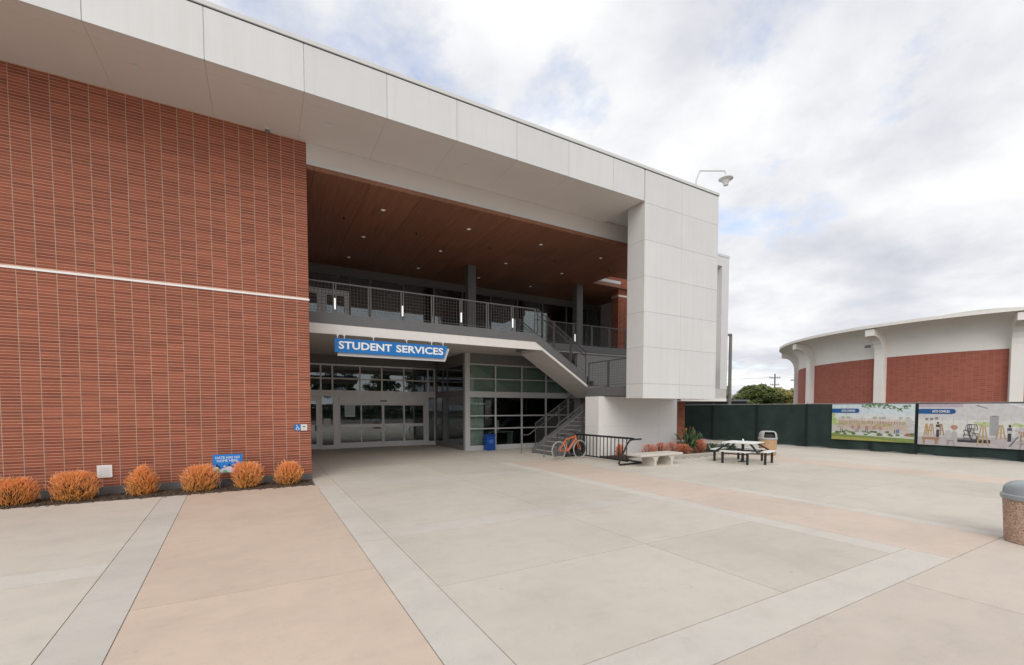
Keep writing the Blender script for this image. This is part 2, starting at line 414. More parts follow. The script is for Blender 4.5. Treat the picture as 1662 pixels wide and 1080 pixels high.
for a, b in ((2.66, 7.2), (7.2, 14.2)): rect(7.52, 7.97, a, b, m_band, 'concrete_band')
rect(1.69, 7.97, 2.16, 2.66, m_band, 'concrete_band')
for a, b in ((2.16, 6.5), (6.5, 10.6), (10.6, 14.2)): rect(7.97, 10.0, a, b, m_pink2, 'tan_slab')
for a, b in ((2.16, 7.0), (7.0, 12.06)): rect(10.0, 10.36, a, b, m_band, 'concrete_band')
for x0, x1 in ((10.36, 14.2), (14.2, 17.0)):
    for a, b in ((2.16, 5.2), (5.2, 8.6), (8.6, 12.06)): rect(x0, x1, a, b, m_conc)
for a, b in ((2.16, 5.5), (5.5, 8.6), (8.6, 12.06)): rect(17.0, 18.7, a, b, m_pink2, 'tan_slab')
for a, b in ((2.16, 7.0), (7.0, 12.06)): rect(18.7, 24.85, a, b, m_conc)
rect(20.9, 24.85, 12.06, 16.5, m_band); rect(20.9, 24.85, 16.5, 23.9, m_conc)
for x0, x1 in ((1.69, 6.4), (6.4, 11.5), (11.5, 17), (17, 24.85)):
    for a, b in ((-12, -5), (-5, 2.16)): rect(x0, x1, a, b, m_mid)
# below the canopy
for x0, x1 in ((1.2, 1.69), (1.69, 4.9), (4.9, 7.52)):
    for a, b in ((12.22, 15.6), (15.6, 19.4), (19.4, 23.3)): rect(x0, x1, a, b, m_conc)
rect(7.52, 8.36, 14.2, 19.22, m_conc); rect(7.52, 8.36, 19.22, 23.3, m_conc)
rect(8.36, 10.0, 14.2, 19.22, m_conc); rect(10.0, 12.0, 14.9, 19.22, m_conc); rect(10.0, 12.12, 12.06, 14.9, m_conc);
rect(12.0, 17.2, 14.9, 19.22, m_conc)
rect(-16, 1.2, -40, -12, m_conc); rect(1.2, 24.85, -40, -12, m_conc)

# planting strip at the brick wall
g = MB(); g.add([(-16, YBED, -0.010), (1.17, YBED, -0.010), (1.17, YW - 0.1, 0.015), (-16, YW - 0.1, 0.015)], [(0, 1, 2, 3)])
struct(g.build('planting_bed_soil', m_soil))
def chips(n, area, zf, seed):
    r = random.Random(seed); m = MB()
    for _ in range(n):
        x, y = area(r); z = zf(x, y) + r.uniform(0, 0.012); a = r.uniform(0, 6.28); l, w = r.uniform(0.012, 0.045), r.uniform(0.006, 0.014)
        ax = Vector((math.cos(a), math.sin(a), r.uniform(-0.35, 0.35))).normalized(); ay = Vector((-math.sin(a), math.cos(a), r.uniform(-.3, .3)))
        m.obox((x, y, z), ax, ay, ax.cross(ay), l, w, 0.004)
    return m
o = chips(2600, lambda r: (r.uniform(-7.5, 1.15), r.uniform(YBED + 0.01, YW - 0.12)), lambda x, y: -0.008 + (y - YBED) * 0.025, 3).build('wood_chips', m_chip, kind='stuff')
o['label'] = 'dark wood chip mulch under the orange shrubs'
def litter(r):
    if r.random() < 0.8: return r.uniform(-7, 1.25), YBED - abs(r.gauss(0, 0.06)) - 0.005
    return r.uniform(12.2, 18.6), 12.03 - abs(r.gauss(0, 0.12))
o = chips(200, litter, lambda x, y: 0.002, 12).build('leaf_litter', m_chip, kind='stuff'); o['label'] = 'dry leaf bits on the paving along the planting edges'
# planting island beside the white pier
ISL = [(12.12, 12.22), (18.7, 12.06), (19.9, 12.55), (20.55, 13.5), (20.9, 15.0), (20.9, 17.6), (16.7, 17.6), (16.7, 13.9), (12.12, 13.9)]
g = MB(); g.add([(x, y, 0.05) for x, y in ISL], [tuple(range(len(ISL)))])
struct(g.build('planting_island_soil', m_soil))
g = MB()
EDGE = [(13.3, 12.2)] + [(18.7, 12.06), (19.5, 12.3), (20.1, 12.75), (20.55, 13.5), (20.8, 14.3), (20.9, 15.2), (20.9, 17.6)]
EDGE = [(12.12, 12.2)] + EDGE
inner = []
for i, p in enumerate(EDGE):
    a = Vector(EDGE[max(0, i - 1)]); b = Vector(EDGE[min(len(EDGE) - 1, i + 1)]); d = (b - a).normalized(); inner.append((p[0] - d.y * 0.16, p[1] + d.x * 0.16))
for i in range(len(EDGE) - 1):
    q = [EDGE[i], EDGE[i + 1], inner[i + 1], inner[i]]
    m = MB(); m.prism(q, 'z', -0.011, 0.12)
    g.v += []; g.add(m.v, m.f)
struct(g.build('planting_island_kerb', m_curb))
o = chips(900, lambda r: (r.uniform(12.3, 18.8), r.uniform(12.4, 13.8)), lambda x, y: 0.052, 5).build('bark_mulch', m_chip, kind='stuff')
o['label'] = 'bark mulch in the planting island'

# ================================================================ BUILDING
bld = thing('student_services_building', 'two storey red brick and white panel campus building with wood ceilinged entrance balcony', 'building', (1.2, 13.62, 0))
# --- brick wall with its bricks
g = MB(); g.box(-12, 1.196, YW + 0.001, 30, 0, ZS + 0.05)
bw = g.build('brick_wall', m_mortar, bld)
m_vjoint = plain('pale_vertical_mortar', (0.50, 0.40, 0.335), 0.9, var=0.10, scale=5)
g = MB()
for i in range(40):
    xj = 0.898 - BP * i; g.box(xj - 0.0048, xj + 0.0048, YW - 0.0012, YW + 0.002, BZ0, ZS - 0.002)
g.build('vertical_joints', m_vjoint, bw, kind='stuff', recalc=False)
def course_z(k): return BZ0 + k * BC
bricks = []
ncourse = int((ZS - BZ0) / BC)
line_k = int((5.02 - BZ0) / BC)
xs = [(0.898 + 0.006, 1.2)] + [(0.898 - BP * (i + 1) + 0.006, 0.898 - BP * i - 0.006) for i in range(40)]
xs[0] = (0.904, 1.198)
for x0, x1 in xs:
    for k in range(ncourse + 1):
        if k == line_k: continue
        z0 = course_z(k) + 0.0058; z1 = min(course_z(k + 1) - 0.0058, ZS - 0.002)
        if z1 - z0 < 0.02: continue
        cx_, cz_ = (x0 + x1) / 2, (z0 + z1) / 2
        px, py, dz = project((cx_, YW, cz_))
        vis = 2 < px < 1660 and 2 < py < 1078
        bricks.append((dz if vis else 1e6 + dz, x0, x1, z0, z1))
bricks.sort()
fullw = BP - 0.012
bmb = MB(); bmb.box(-fullw / 2, fullw / 2, -0.0035, 0.02, 0, BC - 0.0116)
bme = meshof(bmb, 'brick', m_brick)
cnt = 0; rest = MB()
for d, x0, x1, z0, z1 in bricks:
    j = R.uniform(-0.001, 0.001)
    if cnt < 300 and d < 1e6 and abs((x1 - x0) - fullw) < 0.002 and abs(z1 - z0 - (BC - 0.0116)) < 0.001:
        inst('brick', bme, ((x0 + x1) / 2, YW + j, z0), bw); cnt += 1
    else:
        v = [(x0, YW - 0.0035 + j, z0), (x1, YW - 0.0035 + j, z0), (x1, YW - 0.0035 + j, z1), (x0, YW - 0.0035 + j, z1),
             (x0, YW + 0.01, z0), (x1, YW + 0.01, z0), (x1, YW + 0.01, z1), (x0, YW + 0.01, z1)]
        rest.add(v, [(0, 1, 2, 3), (1, 5, 6, 2), (4, 0, 3, 7), (3, 2, 6, 7), (4, 5, 1, 0)])
for i in range(8):                                                  # return of the wall towards the entrance
    for k in range(ncourse):
        if k == line_k: continue
        y0 = YW + 0.02 + i * BP; z0 = course_z(k) + 0.006
        rest.box(1.19, 1.203, y0, y0 + fullw, z0, z0 + BC - 0.012)
rest.build('bricks', m_brick, bw, kind='stuff', recalc=False)
g = MB(); g.box(-12, 1.215, YW - 0.02, YW + 0.005, 5.0, 5.045); g.build('white_reglet', m_letter, bld)
g = MB(); g.box(-12, 1.21, YW - 0.05, YW + 0.004, -0.02, 0.13); g.box(-12, 1.21, YW - 0.03, YW + 0.003, 0.131, 0.176); g.build('plinth', m_plinth, bld, bevel=0.006)
g = MB(); g.box(-3.35, -3.08, YW - 0.03, YW - 0.004, 0.39, 0.68)
vent = g.build('wall_vent', m_cream, bld, label='small square white vent cover low on the brick wall')
g = MB(); g.box(-3.31, -3.12, YW - 0.034, YW - 0.028, 0.43, 0.435)
for k in range(9): g.box(-3.31, -3.12, YW - 0.036, YW - 0.029, 0.43 + k * 0.025, 0.437 + k * 0.025)
g.build('louvre', m_plate, vent, kind='stuff')
# --- fascia panels, coping, soffit
fj = [-12, -10.4, -8.52, -6.62, -4.72, -2.818, -0.907, 1.0, 2.9, 4.793, 6.69, 8.585, 10.43, 11.868]
fx = [f for f in fj]
for a, b in zip(fx, fx[1:]):
    g = MB(); g.box(a + 0.006, b - 0.006, YF, YF + 0.05, ZS, ZR); g.build('fascia_panel', m_white, bld, bevel=0.003)
g = MB(); g.box(-12, 11.9, YF + 0.02, YFB - 0.02, ZS + 0.03, ZR - 0.01); g.build('fascia_backing', m_coping, bld)
g = MB(); g.box(-12, XFR + 0.02, YF + 0.012, YF + 0.5, ZR, ZR + 0.03); g.build('coping_joint', m_black, bld)
g = MB(); g.box(-12, XFR + 0.03, YF - 0.025, YF + 0.5, ZR + 0.03, ZR + 0.13); g.build('coping', m_coping, bld, bevel=0.006)
for a, b in zip(fx, fx[1:]):
    for y0, y1 in ((YF + 0.052, YF + 0.40), (YF + 0.40, YW - 0.002)):
        g = MB(); g.box(a + 0.0022, b - 0.0022, y0 + 0.002, y1 - 0.002, ZS + 0.001, ZS + 0.03); g.build('soffit_panel', m_soffit, bld)
# bulkhead behind the soffit over the recess
g = MB(); g.box(1.2, XFR, YW, YW + 0.12, 8.835, ZS + 0.04); g.build('bulkhead', m_soffit, bld)
g = MB(); g.box(1.2, XFR, YW - 0.012, YW + 0.12, 8.73, 8.832); g.build('bulkhead_trim', m_coping, bld)
wx = [1.2, 1.404, 2.931, 4.508, 6.048, 7.613, 9.17, 10.72, 12.28, 13.84, 15.3]
for a, b in zip(wx, wx[1:]):
    g = MB(); g.box(a + 0.004, b - 0.004, YW - 0.004, YW + 0.03, ZC, 8.728); g.build('wood_fascia', m_wood, bld)
    for y0, y1 in ((YW + 0.032, 16.6), (16.6, 19.6), (19.6, Y2 + 0.4)):
        g = MB(); g.box(a + 0.004, b - 0.004, y0 + 0.003, y1 - 0.003, ZC, ZC + 0.03); g.build('ceiling_panel', m_wood, bld)
for y0, y1 in ((18.43, 20.4), (20.4, Y2 + 0.4)):
    for a, b in ((15.3, 16.9), (16.9, 19.6)):
        g = MB(); g.box(a + 0.004, b - 0.004, y0 + 0.003, y1 - 0.003, ZC, ZC + 0.03); g.build('ceiling_panel', m_wood, bld)
for y0, y1 in ((YW + 0.032, 15.4), (15.4, 17.07)):
    g = MB(); g.box(15.304, 16.45, y0 + 0.003, y1 - 0.003, ZC, ZC + 0.03); g.build('ceiling_panel', m_wood, bld)  # ends early out of view: added gap lets sky light reach the brick pier
g = MB(); g.box(15.306, 17.28, 18.40, 18.425, ZC - 0.002, 8.78); g.build('skylight_wood_edge', m_wood, bld)
g = MB(); g.box(15.306, 17.28, 18.405, 18.43, 8.80, 8.96); g.build('skylight_white_edge', m_white, bld)
g = MB(); g.box(-12, 15.29, YW + 0.13, 30, ZC + 0.06, ZR - 0.02); g.box(-12, 15.29, YF + 0.55, YW - 0.0, ZS + 0.06, ZR - 0.02)
g.box(15.3, 23.1, 18.62, 30, 8.82, ZR - 0.02); g.box(15.31, 17.2, 18.435, 18.6, 8.66, 8.965); g.box(15.31, 16.44, YW + 0.13, 17.06, ZC + 0.06, ZR - 0.03); g.build('roof_mass', m_coping, bld)  # last box cut short unseen, opened to let sky light onto the brick pier
# --- recessed downlights
lens = MB(); lens.lathe((0, 0, 0), [(0.055, 0.004), (0.045, 0.006)], 12)
ring = MB(); ring.lathe((0, 0, 0), [(0.085, 0.0), (0.085, -0.006), (0.058, -0.006), (0.05, 0.0)], 14, cap=False)
me_l = meshof(lens, 'lens', m_lamp); me_lo = meshof(lens, 'lens_unlit', m_plate); me_r = meshof(ring, 'downlight', m_plate)
wl = [(3.649, 15.147), (3.538, 17.848), (3.434, 20.532), (6.769, 15.18), (6.656, 17.841), (6.549, 20.52), (9.92, 15.152), (9.796, 17.87), (9.673, 20.498), (13.086, 15.203), (12.911, 17.846), (12.784, 20.549)]
for x, y in wl + [(-6.1, 12.48), (-2.232, 12.474), (1.655, 12.518), (5.475, 12.532), (9.415, 12.494)]:
    z = (ZC if y > 13.6 else ZS) - 0.003
    r_ = inst('downlight', me_r, (x, y, z), bld); inst('lens', me_l if y > 13.6 else me_lo, (x, y, z - 0.012), r_)
for x, y in ((4.2, 20.2), (3.0, 18.0), (7.0, 20.4), (6.6, 17.6)):                # below the balcony
    r_ = inst('downlight', me_r, (x, y, ZSL - 0.003), bld); inst('lens', me_l, (x, y, ZSL - 0.015), r_)
sp = MB(); sp.lathe((0, 0, 0), [(0.03, 0), (0.03, -0.05), (0.012, -0.07)], 8); me_s = meshof(sp, 'sprinkler', m_black)
for x, y in ((2.6, 16.4), (5.2, 16.5), (8.3, 16.5), (11.5, 16.5), (14.5, 16.3), (13.5, 18.9)): inst('sprinkler', me_s, (x, y, ZC), bld)
# --- the white fin
g = MB(); g.box(XFL + 0.012, XFR - 0.012, YF + 0.012, YFB - 0.004, 2.385, ZR - 0.01); fin = g.build('fin_core', m_seam, bld)
fz = [2.372, 2.902, 4.219, 5.472, 6.726, 7.992, 9.275, ZR]
for z0, z1 in zip(fz, fz[1:]):
    for a, b in ((XFL, 13.836), (13.836, XFR)):
        g = MB(); g.box(a + (0.004 if a > 12 else 0), b - (0.004 if b < 15 else 0), YF, YF + 0.012, z0 + 0.004, z1 - 0.004); g.build('fin_panel', m_white, fin)
    g = MB(); g.box(XFL, XFL + 0.012, YF + 0.0122, YFB, z0 + 0.004, z1 - 0.004); g.build('fin_side_panel', m_white, fin)
    g = MB(); g.box(XFR - 0.012, XFR, YF + 0.0122, YFB, z0 + 0.004, z1 - 0.004); g.build('fin_side_panel', m_white, fin)
g = MB(); g.box(XFL, XFR, YF + 0.001, YFB, 2.372, 2.3835); g.build('fin_soffit', m_soffit, fin)
# --- white pier below the fin
g = MB(); g.box(11.97, 16.62, 13.95, 14.82, -0.02, 2.497); pier = g.build('white_pier', m_pier, bld, bevel=0.004)
for xj in (13.7, 15.4):
    g = MB(); g.box(xj - 0.004, xj + 0.004, 13.947, 13.951, 0.05, 2.49); g.build('panel_joint', m_coping, pier)
g = MB(); g.box(11.967, 16.62, 13.946, 13.951, 1.25, 1.256); g.box(11.966, 11.971, 13.95, 14.82, 1.25, 1.256); g.build('panel_joint', m_coping, pier)
# --- balcony
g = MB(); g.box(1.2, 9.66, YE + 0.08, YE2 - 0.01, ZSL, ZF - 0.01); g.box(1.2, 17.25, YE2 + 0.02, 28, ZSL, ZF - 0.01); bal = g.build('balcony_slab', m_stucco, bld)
g = MB(); g.prism([(1.2, 4.672), (9.60, 4.672), (9.60 - 0.05, 5.005), (1.2, 5.005)], 'y', YE - 0.02, YE + 0.07); g.build('balcony_edge_channel', m_steel, bld)
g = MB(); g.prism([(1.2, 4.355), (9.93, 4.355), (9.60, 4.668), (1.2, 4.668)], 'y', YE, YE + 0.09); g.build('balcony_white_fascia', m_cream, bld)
g = MB(); g.box(9.9, 17.25, YE2 - 0.04, YE2 + 0.015, 4.70, 5.0); g.build('rear_edge_channel', m_steel, bld)
g = MB(); g.box(9.66, 9.75, YE + 0.075, YE2 - 0.05, 4.45, 5.0); g.build('stair_header', m_steel, bld)
# --- columns on the balcony
for xc in (8.36, 14.62):
    g = MB(); g.box(xc, xc + 0.40, 18.85, 19.22, ZF, ZC); c_ = g.build('column', m_steel, bld, bevel=0.01)
    g = MB(); g.box(xc - 0.05, xc + 0.45, 18.8, 19.225, ZF - 0.009, ZF + 0.02); g.build('base_plate', m_steel, c_)
# --- upper glazing
def siding(name, p0, p1, z0, z1, nrm, pitch=0.105, parent=bld, mat=None):
    """horizontal boards between two plan points, boards proud and slightly lapped"""
    p0, p1, nv = Vector((*p0, 0)), Vector((*p1, 0)), Vector((*nrm, 0)); m = MB(); z = z0
    while z < z1 - 0.01:
        zt = min(z + pitch, z1); a, b = p0, p1
        v = [a + Vector((0, 0, z)) + nv * 0.016, b + Vector((0, 0, z)) + nv * 0.016, b + Vector((0, 0, zt)) + nv * 0.004, a + Vector((0, 0, zt)) + nv * 0.004,
             a + Vector((0, 0, z)), b + Vector((0, 0, z))]
        m.add(v, [(0, 1, 2, 3), (4, 5, 1, 0)]); z += pitch
    return m.build(name, mat or m_siding, parent, kind='stuff', recalc=False)
m2 = [1.25, 3.711, 4.643, 6.26, 7.867, 9.45, 11.143, 12.837, 14.562, 16.312, 17.934, 19.55]
fr = MB()
for x in m2: fr.box(x - 0.035, x + 0.035, Y2 - 0.06, Y2 + 0.06, ZF, 8.21)
fr.box(1.2, 19.6, Y2 - 0.065, Y2 + 0.065, 8.21, 8.28); fr.box(1.2, 19.6, Y2 - 0.065, Y2 + 0.065, ZF - 0.005, ZF + 0.07)
ug = fr.build('upper_window_frame', m_alud, bld)
for a, b in zip(m2[1:], m2[2:]):
    g = MB(); g.box(a + 0.036, b - 0.036, Y2 - 0.006, Y2 + 0.006, ZF + 0.071, 8.209); g.build('pane', m_glass, ug)
g = MB(); g.box(1.29, 3.675, Y2 - 0.006, Y2 + 0.006, 7.53, 8.209); g.build('pane', m_glass, ug)
siding('upper_siding', (1.2, Y2 - 0.03), (19.6, Y2 - 0.03), 8.285, ZC, (0, -1))
for a, b, hx in ((1.30, 2.48, 2.40), (2.50, 3.67, 2.58)):
    g = MB(); z0, z1 = ZF + 0.07, 7.50
    g.box(a, a + 0.2, Y2 - 0.05, Y2 + 0.04, z0, z1); g.box(b - 0.2, b, Y2 - 0.05, Y2 + 0.04, z0, z1)
    g.box(a + 0.2, b - 0.2, Y2 - 0.05, Y2 + 0.04, z1 - 0.26, z1); g.box(a + 0.2, b - 0.2, Y2 - 0.05, Y2 + 0.04, z0, z0 + 0.3)
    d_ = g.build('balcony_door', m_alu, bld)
    g = MB(); g.box(a + 0.2, b - 0.2, Y2 - 0.01, Y2 + 0.005, z0 + 0.3, z1 - 0.26); g.build('pane', m_glass, d_)
    g = MB(); g.path([(hx, Y2 - 0.05, z0 + 0.95), (hx, Y2 - 0.10, z0 + 0.97), (hx, Y2 - 0.10, z0 + 1.25), (hx, Y2 - 0.05, z0 + 1.27)], 0.014); g.build('handle', m_black, d_)
# rooms behind the upper glazing
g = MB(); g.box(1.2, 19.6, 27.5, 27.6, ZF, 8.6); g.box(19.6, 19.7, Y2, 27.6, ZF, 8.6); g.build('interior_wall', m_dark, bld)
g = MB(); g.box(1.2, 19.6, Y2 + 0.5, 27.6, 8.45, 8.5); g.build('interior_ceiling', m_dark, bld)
g = MB(); g.box(4.7, 9.2, Y2 + 0.25, Y2 + 0.35, ZF + 0.1, 6.2); g.box(9.6, 12.6, Y2 + 0.25, Y2 + 0.35, ZF + 0.1, 6.15); g.build('sky_reflection_board', m_plate, bld)  # pale boards standing in for bright sky reflected low in the glass
g = MB(); g.box(18.7, 19.45, Y2 + 0.2, Y2 + 0.24, ZF + 0.1, 7.9); g.build('curtain', m_blind, bld)
# --- entrance wall with sliding doors
zr = [4.14, 3.485, 2.89]
um = [2.52, 3.05, 4.36, 5.45, 6.6, 7.92]
fr = MB()
for x in um: fr.box(x - 0.035, x + 0.035, YB - 0.05, YB + 0.05, 2.90, 4.11)
fr.box(1.2, 8.36, YB - 0.055, YB + 0.055, 4.11, 4.17); fr.box(1.2, 8.36, YB - 0.045, YB + 0.045, 3.455, 3.515)
fr.box(1.2, 8.36, YB - 0.06, YB + 0.06, 2.60, 2.90); fr.box(8.27, 8.36, YB - 0.055, YB + 0.055, 0, 2.60); fr.box(8.27, 8.36, YB - 0.055, YB + 0.055, 2.9, 4.11)
fr.box(3.06, 3.33, YB - 0.055, YB + 0.055, 0, 2.60); fr.box(7.70, 7.95, YB - 0.055, YB + 0.055, 0, 2.60)
fr.box(2.48, 2.56, YB - 0.055, YB + 0.055, 0, 2.60); fr.box(2.56, 3.06, YB - 0.055, YB + 0.055, 0, 0.20); fr.box(7.95, 8.27, YB - 0.055, YB + 0.055, 0, 0.22)
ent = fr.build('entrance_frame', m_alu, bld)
ux = [1.22] + um + [8.27]
for a, b in zip(ux, ux[1:]):
    for z0, z1 in ((2.901, 3.454), (3.516, 4.109)):
        g = MB(); g.box(a + 0.036, b - 0.036, YB - 0.005, YB + 0.005, z0, z1); g.build('pane', m_glass, ent)
for a, b, z0 in ((2.56, 3.06, 0.2), (7.95, 8.27, 0.22)):
    g = MB(); g.box(a, b, YB - 0.005, YB + 0.005, z0, 2.60); g.build('pane', m_glass, ent)
g = MB(); g.box(3.33, 7.70, YB - 0.10, YB + 0.04, 2.26, 2.598); g.build('door_header', m_alu, bld)
g = MB(); g.box(5.35, 5.68, YB - 0.13, YB - 0.10, 2.36, 2.42); g.build('door_sensor', m_black, bld)
for a, b, off in ((3.335, 4.42, -0.02), (4.37, 5.49, 0.03), (5.50, 6.60, 0.03), (6.57, 7.695, -0.02)):
    y0, y1 = YB - 0.05 + off, YB - 0.005 + off; s_ = 0.055
    g = MB(); g.box(a, a + s_, y0, y1, 0.01, 2.255); g.box(b - s_, b, y0, y1, 0.01, 2.255)
    g.box(a + s_, b - s_, y0, y1, 2.17, 2.255); g.box(a + s_, b - s_, y0, y1, 1.05, 1.20); g.box(a + s_, b - s_, y0, y1, 0.01, 0.29)
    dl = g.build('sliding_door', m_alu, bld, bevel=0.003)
    for z0, z1 in ((0.29, 1.05), (1.20, 2.17)):
        g = MB(); g.box(a + s_, b - s_, y0 + 0.018, y0 + 0.028, z0, z1); g.build('pane', m_glass, dl)
a, b = 1.3, 2.47
g = MB(); g.box(a, a + 0.17, YB - 0.04, YB + 0.02, 0.01, 2.59); g.box(b - 0.18, b, YB - 0.04, YB + 0.02, 0.01, 2.59)
g.box(a + 0.17, b - 0.18, YB - 0.04, YB + 0.02, 2.35, 2.59); g.box(a + 0.17, b - 0.18, YB - 0.04, YB + 0.02, 0.01, 0.27)
sdoor = g.build('side_door', m_alu, bld)
g = MB(); g.box(a + 0.17, b - 0.18, YB - 0.015, YB - 0.005, 0.27, 2.35); g.build('pane', m_glass, sdoor)
g = MB(); g.box(2.24, 2.29, YB - 0.12, YB - 0.04, 0.93, 1.16); g.build('handle', m_black, sdoor)
siding('entrance_siding', (1.2, YB - 0.02), (8.36, YB - 0.02), 4.175, ZSL, (0, -1))
# --- side glazing
fr = MB(); XS = 8.36
for y in (YB - 0.09, 21.5, 19.42): fr.box(XS - 0.03, XS + 0.05, y - 0.05, y + 0.05, 0.1, 4.1)
for z0, z1 in ((0.0, 0.26), (2.56, 2.88), (4.08, 4.17), (3.46, 3.50), (1.66, 1.70), (1.04, 1.08)): fr.box(XS - 0.032, XS + 0.045, 19.38, YB - 0.06, z0, z1)
sg = fr.build('side_window_frame', m_alud, bld)
for y0, y1 in ((19.47, 21.45), (21.55, YB - 0.14)):
    for z0, z1 in ((0.26, 1.04), (1.08, 1.66), (1.70, 2.56), (2.88, 3.46), (3.50, 4.08)):
        g = MB(); g.box(XS - 0.004, XS + 0.006, y0, y1, z0, z1); g.build('pane', m_glass, sg)
siding('side_siding', (XS - 0.02, YB), (XS - 0.02, 19.2), 4.175, ZSL, (-1, 0))
# --- storefront behind the stairs
fxs = [8.54, 9.95, 11.44, 12.91, 14.35, 15.8, 17.2]
fr = MB(); fr.box(8.33, 8.575, YS - 0.06, YS + 0.14, 0, ZSL - 0.002)
for x in fxs[1:]: fr.box(x - 0.035, x + 0.035, YS - 0.05, YS + 0.05, 0.23, 4.07)
for z0, z1 in ((0.0, 0.23), (2.535, 2.82), (4.07, 4.14)): fr.box(8.575, 17.2, YS - 0.055, YS + 0.055, z0, z1)
for z in (1.03, 1.65, 3.43): fr.box(8.575, 17.2, YS - 0.045, YS + 0.045, z - 0.03, z + 0.03)
sf = fr.build('storefront_frame', m_alus, bld)
for i, (a, b) in enumerate(zip(fxs, fxs[1:])):
    for z0, z1 in ((0.23, 1.0), (1.06, 1.62), (1.68, 2.535), (2.82, 3.40), (3.46, 4.07)):
        g = MB(); g.box(a + 0.036, b - 0.036, YS - 0.005, YS + 0.005, z0, z1); g.build('pane', m_glassg, sf)
siding('storefront_siding', (8.575, YS - 0.02), (17.2, YS - 0.02), 4.145, ZSL, (0, -1))
g = MB(); g.box(8.7, 17, YS + 0.16, YS + 0.2, 2.75, 4.1); g.build('upper_blind', m_blind, bld)
g = MB()
for k in range(6): g.box(8.62 + k * 0.125, 8.74 + k * 0.125, YS + 0.16 + 0.01 * (k % 2), YS + 0.18 + 0.01 * (k % 2), 0.25, 2.6)
g.build('vertical_blind', m_blind, bld)
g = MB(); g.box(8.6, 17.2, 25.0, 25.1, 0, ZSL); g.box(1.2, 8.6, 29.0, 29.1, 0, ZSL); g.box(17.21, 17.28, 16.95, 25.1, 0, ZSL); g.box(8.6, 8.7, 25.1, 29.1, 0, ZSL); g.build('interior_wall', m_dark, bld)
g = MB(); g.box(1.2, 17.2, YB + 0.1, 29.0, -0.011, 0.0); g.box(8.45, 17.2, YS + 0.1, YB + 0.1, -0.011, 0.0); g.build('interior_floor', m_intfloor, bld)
g = MB(); g.box(10.4, 11.9, YS + 1.6, YS + 2.2, 0.72, 0.76); g.box(10.45, 10.5, YS + 1.65, YS + 2.15, 0, 0.72); g.box(11.8, 11.85, YS + 1.65, YS + 2.15, 0, 0.72)
g.box(10.7, 10.95, YS + 1.5, YS + 1.55, 0.8, 1.4); g.box(9.5, 9.75, YS + 0.9, YS + 1.1, 0.5, 2.2); g.build('interior_furniture', m_plate, bld)
# siding wall below the rear floor edge
g = MB(); g.box(13.1, 17.2, YE2 + 0.12, YE2 + 0.3, 0, ZSL - 0.01); g.build('stair_back_wall', m_siding, bld)
siding('stair_back_siding', (13.1, YE2 + 0.1), (17.25, YE2 + 0.1), 0.05, 4.69, (0, -1), mat=plain('pale_grey_siding', (0.30, 0.297, 0.29), 0.6, var=0.05, scale=4))
# brick pier right of the balcony
def brick_block(name, x0, x1, y0, y1, z0, z1, faces, skip=()):
    g = MB(); g.box(x0, x1, y0, y1, z0, z1); b = g.build(name, m_mortar, bld); m = MB()
    for f in faces:
        a0, a1 = (x0, x1) if f == 'y' else (y0, y1); a = a0 + 0.004
        while a < a1 - 0.03:
            ae = min(a + fullw, a1 - 0.004); k = 0
            while True:
                zz0 = z0 + k * BC + 0.006; zz1 = zz0 + BC - 0.012; k += 1
                if zz1 > z1: break
                if any(s0 < zz1 and zz0 < s1 for s0, s1 in skip): continue
                if f == 'y': m.box(a, ae, y0 - 0.008, y0 + 0.004, zz0, zz1)
                else: m.box(x0 - 0.008, x0 + 0.004, a, ae, zz0, zz1)
            a = ae + 0.012
    m.build('bricks', m_brick, b, kind='stuff', recalc=False); return b
bp = brick_block('brick_pier', 17.3, 19.0, 18.6, 19.15, 0, 10.3, 'yx', [(5.0, 5.06), (8.20, 8.27)])
g = MB(); g.box(17.29, 19.0, 18.57, 18.6, 5.0, 5.05); g.box(17.29, 19.0, 18.57, 18.6, 8.205, 8.26); g.build('white_reglet', m_letter, bp)
brick_block('skylight_brick_wall', 15.31, 17.29, 18.435, 18.58, 8.97, 10.36, 'y')
# --- rear wing
WX0, WX1, WY = 19.05, 22.9, 15.8
g = MB(); g.box(WX0, 22.1, WY + 0.5, 26, 2.45, ZR - 0.02); g.box(22.3, WX1, WY, 26, 3.1, ZR - 0.02); g.box(WX0, 22.3, WY, WY + 0.5, 9.86, ZR - 0.02); g.box(WX0, 21.3, WY, WY + 0.5, 2.45, 9.86)
g.box(22.1, 22.3, WY + 0.42, 26, 3.1, 9.86)
wing = g.build('rear_wing_wall', m_white, bld)
g = MB(); g.box(WX0, WX1 + 0.02, WY - 0.02, WY + 0.4, ZR - 0.02, ZR + 0.1); g.build('wing_coping', m_coping, wing)
g = MB(); g.box(21.62, 22.29, WY + 0.40, WY + 0.43, 3.12, 4.25); g.build('wing_window', m_glass, wing)
g = MB(); g.box(21.9, 22.1, WY + 0.38, WY + 0.40, 3.12, 4.25); g.build('wing_window_frame', m_alud, wing)
g = MB(); g.box(WX0, WX1 - 0.05, WY - 0.01, 26, 2.56, 3.09); g.build('wing_grey_base', m_stucco, wing)
g = MB(); g.box(WX0, WX1 - 0.1, WY - 0.06, 26, 2.40, 2.555); g.build('wing_canopy_edge', m_cream, wing)
for z in (5.0, 6.7, 8.4):
    g = MB(); g.box(22.3, WX1 + 0.003, WY - 0.003, WY + 0.01, z, z + 0.008); g.build('panel_joint', m_coping, wing)
brick_block('ground_floor_brick_wall', 17.2, 21.88, 17.8, 18.3, 0, 2.39, 'y')
g = MB(); g.box(17.2, 21.9, 17.74, 17.799, -0.02, 0.14); g.build('brick_wall_kerb', m_curb, bld)
g = MB(); g.box(21.9, 22.8, 19.5, 19.6, 0, 2.4); g.build('ground_floor_glazing', m_glass, bld)
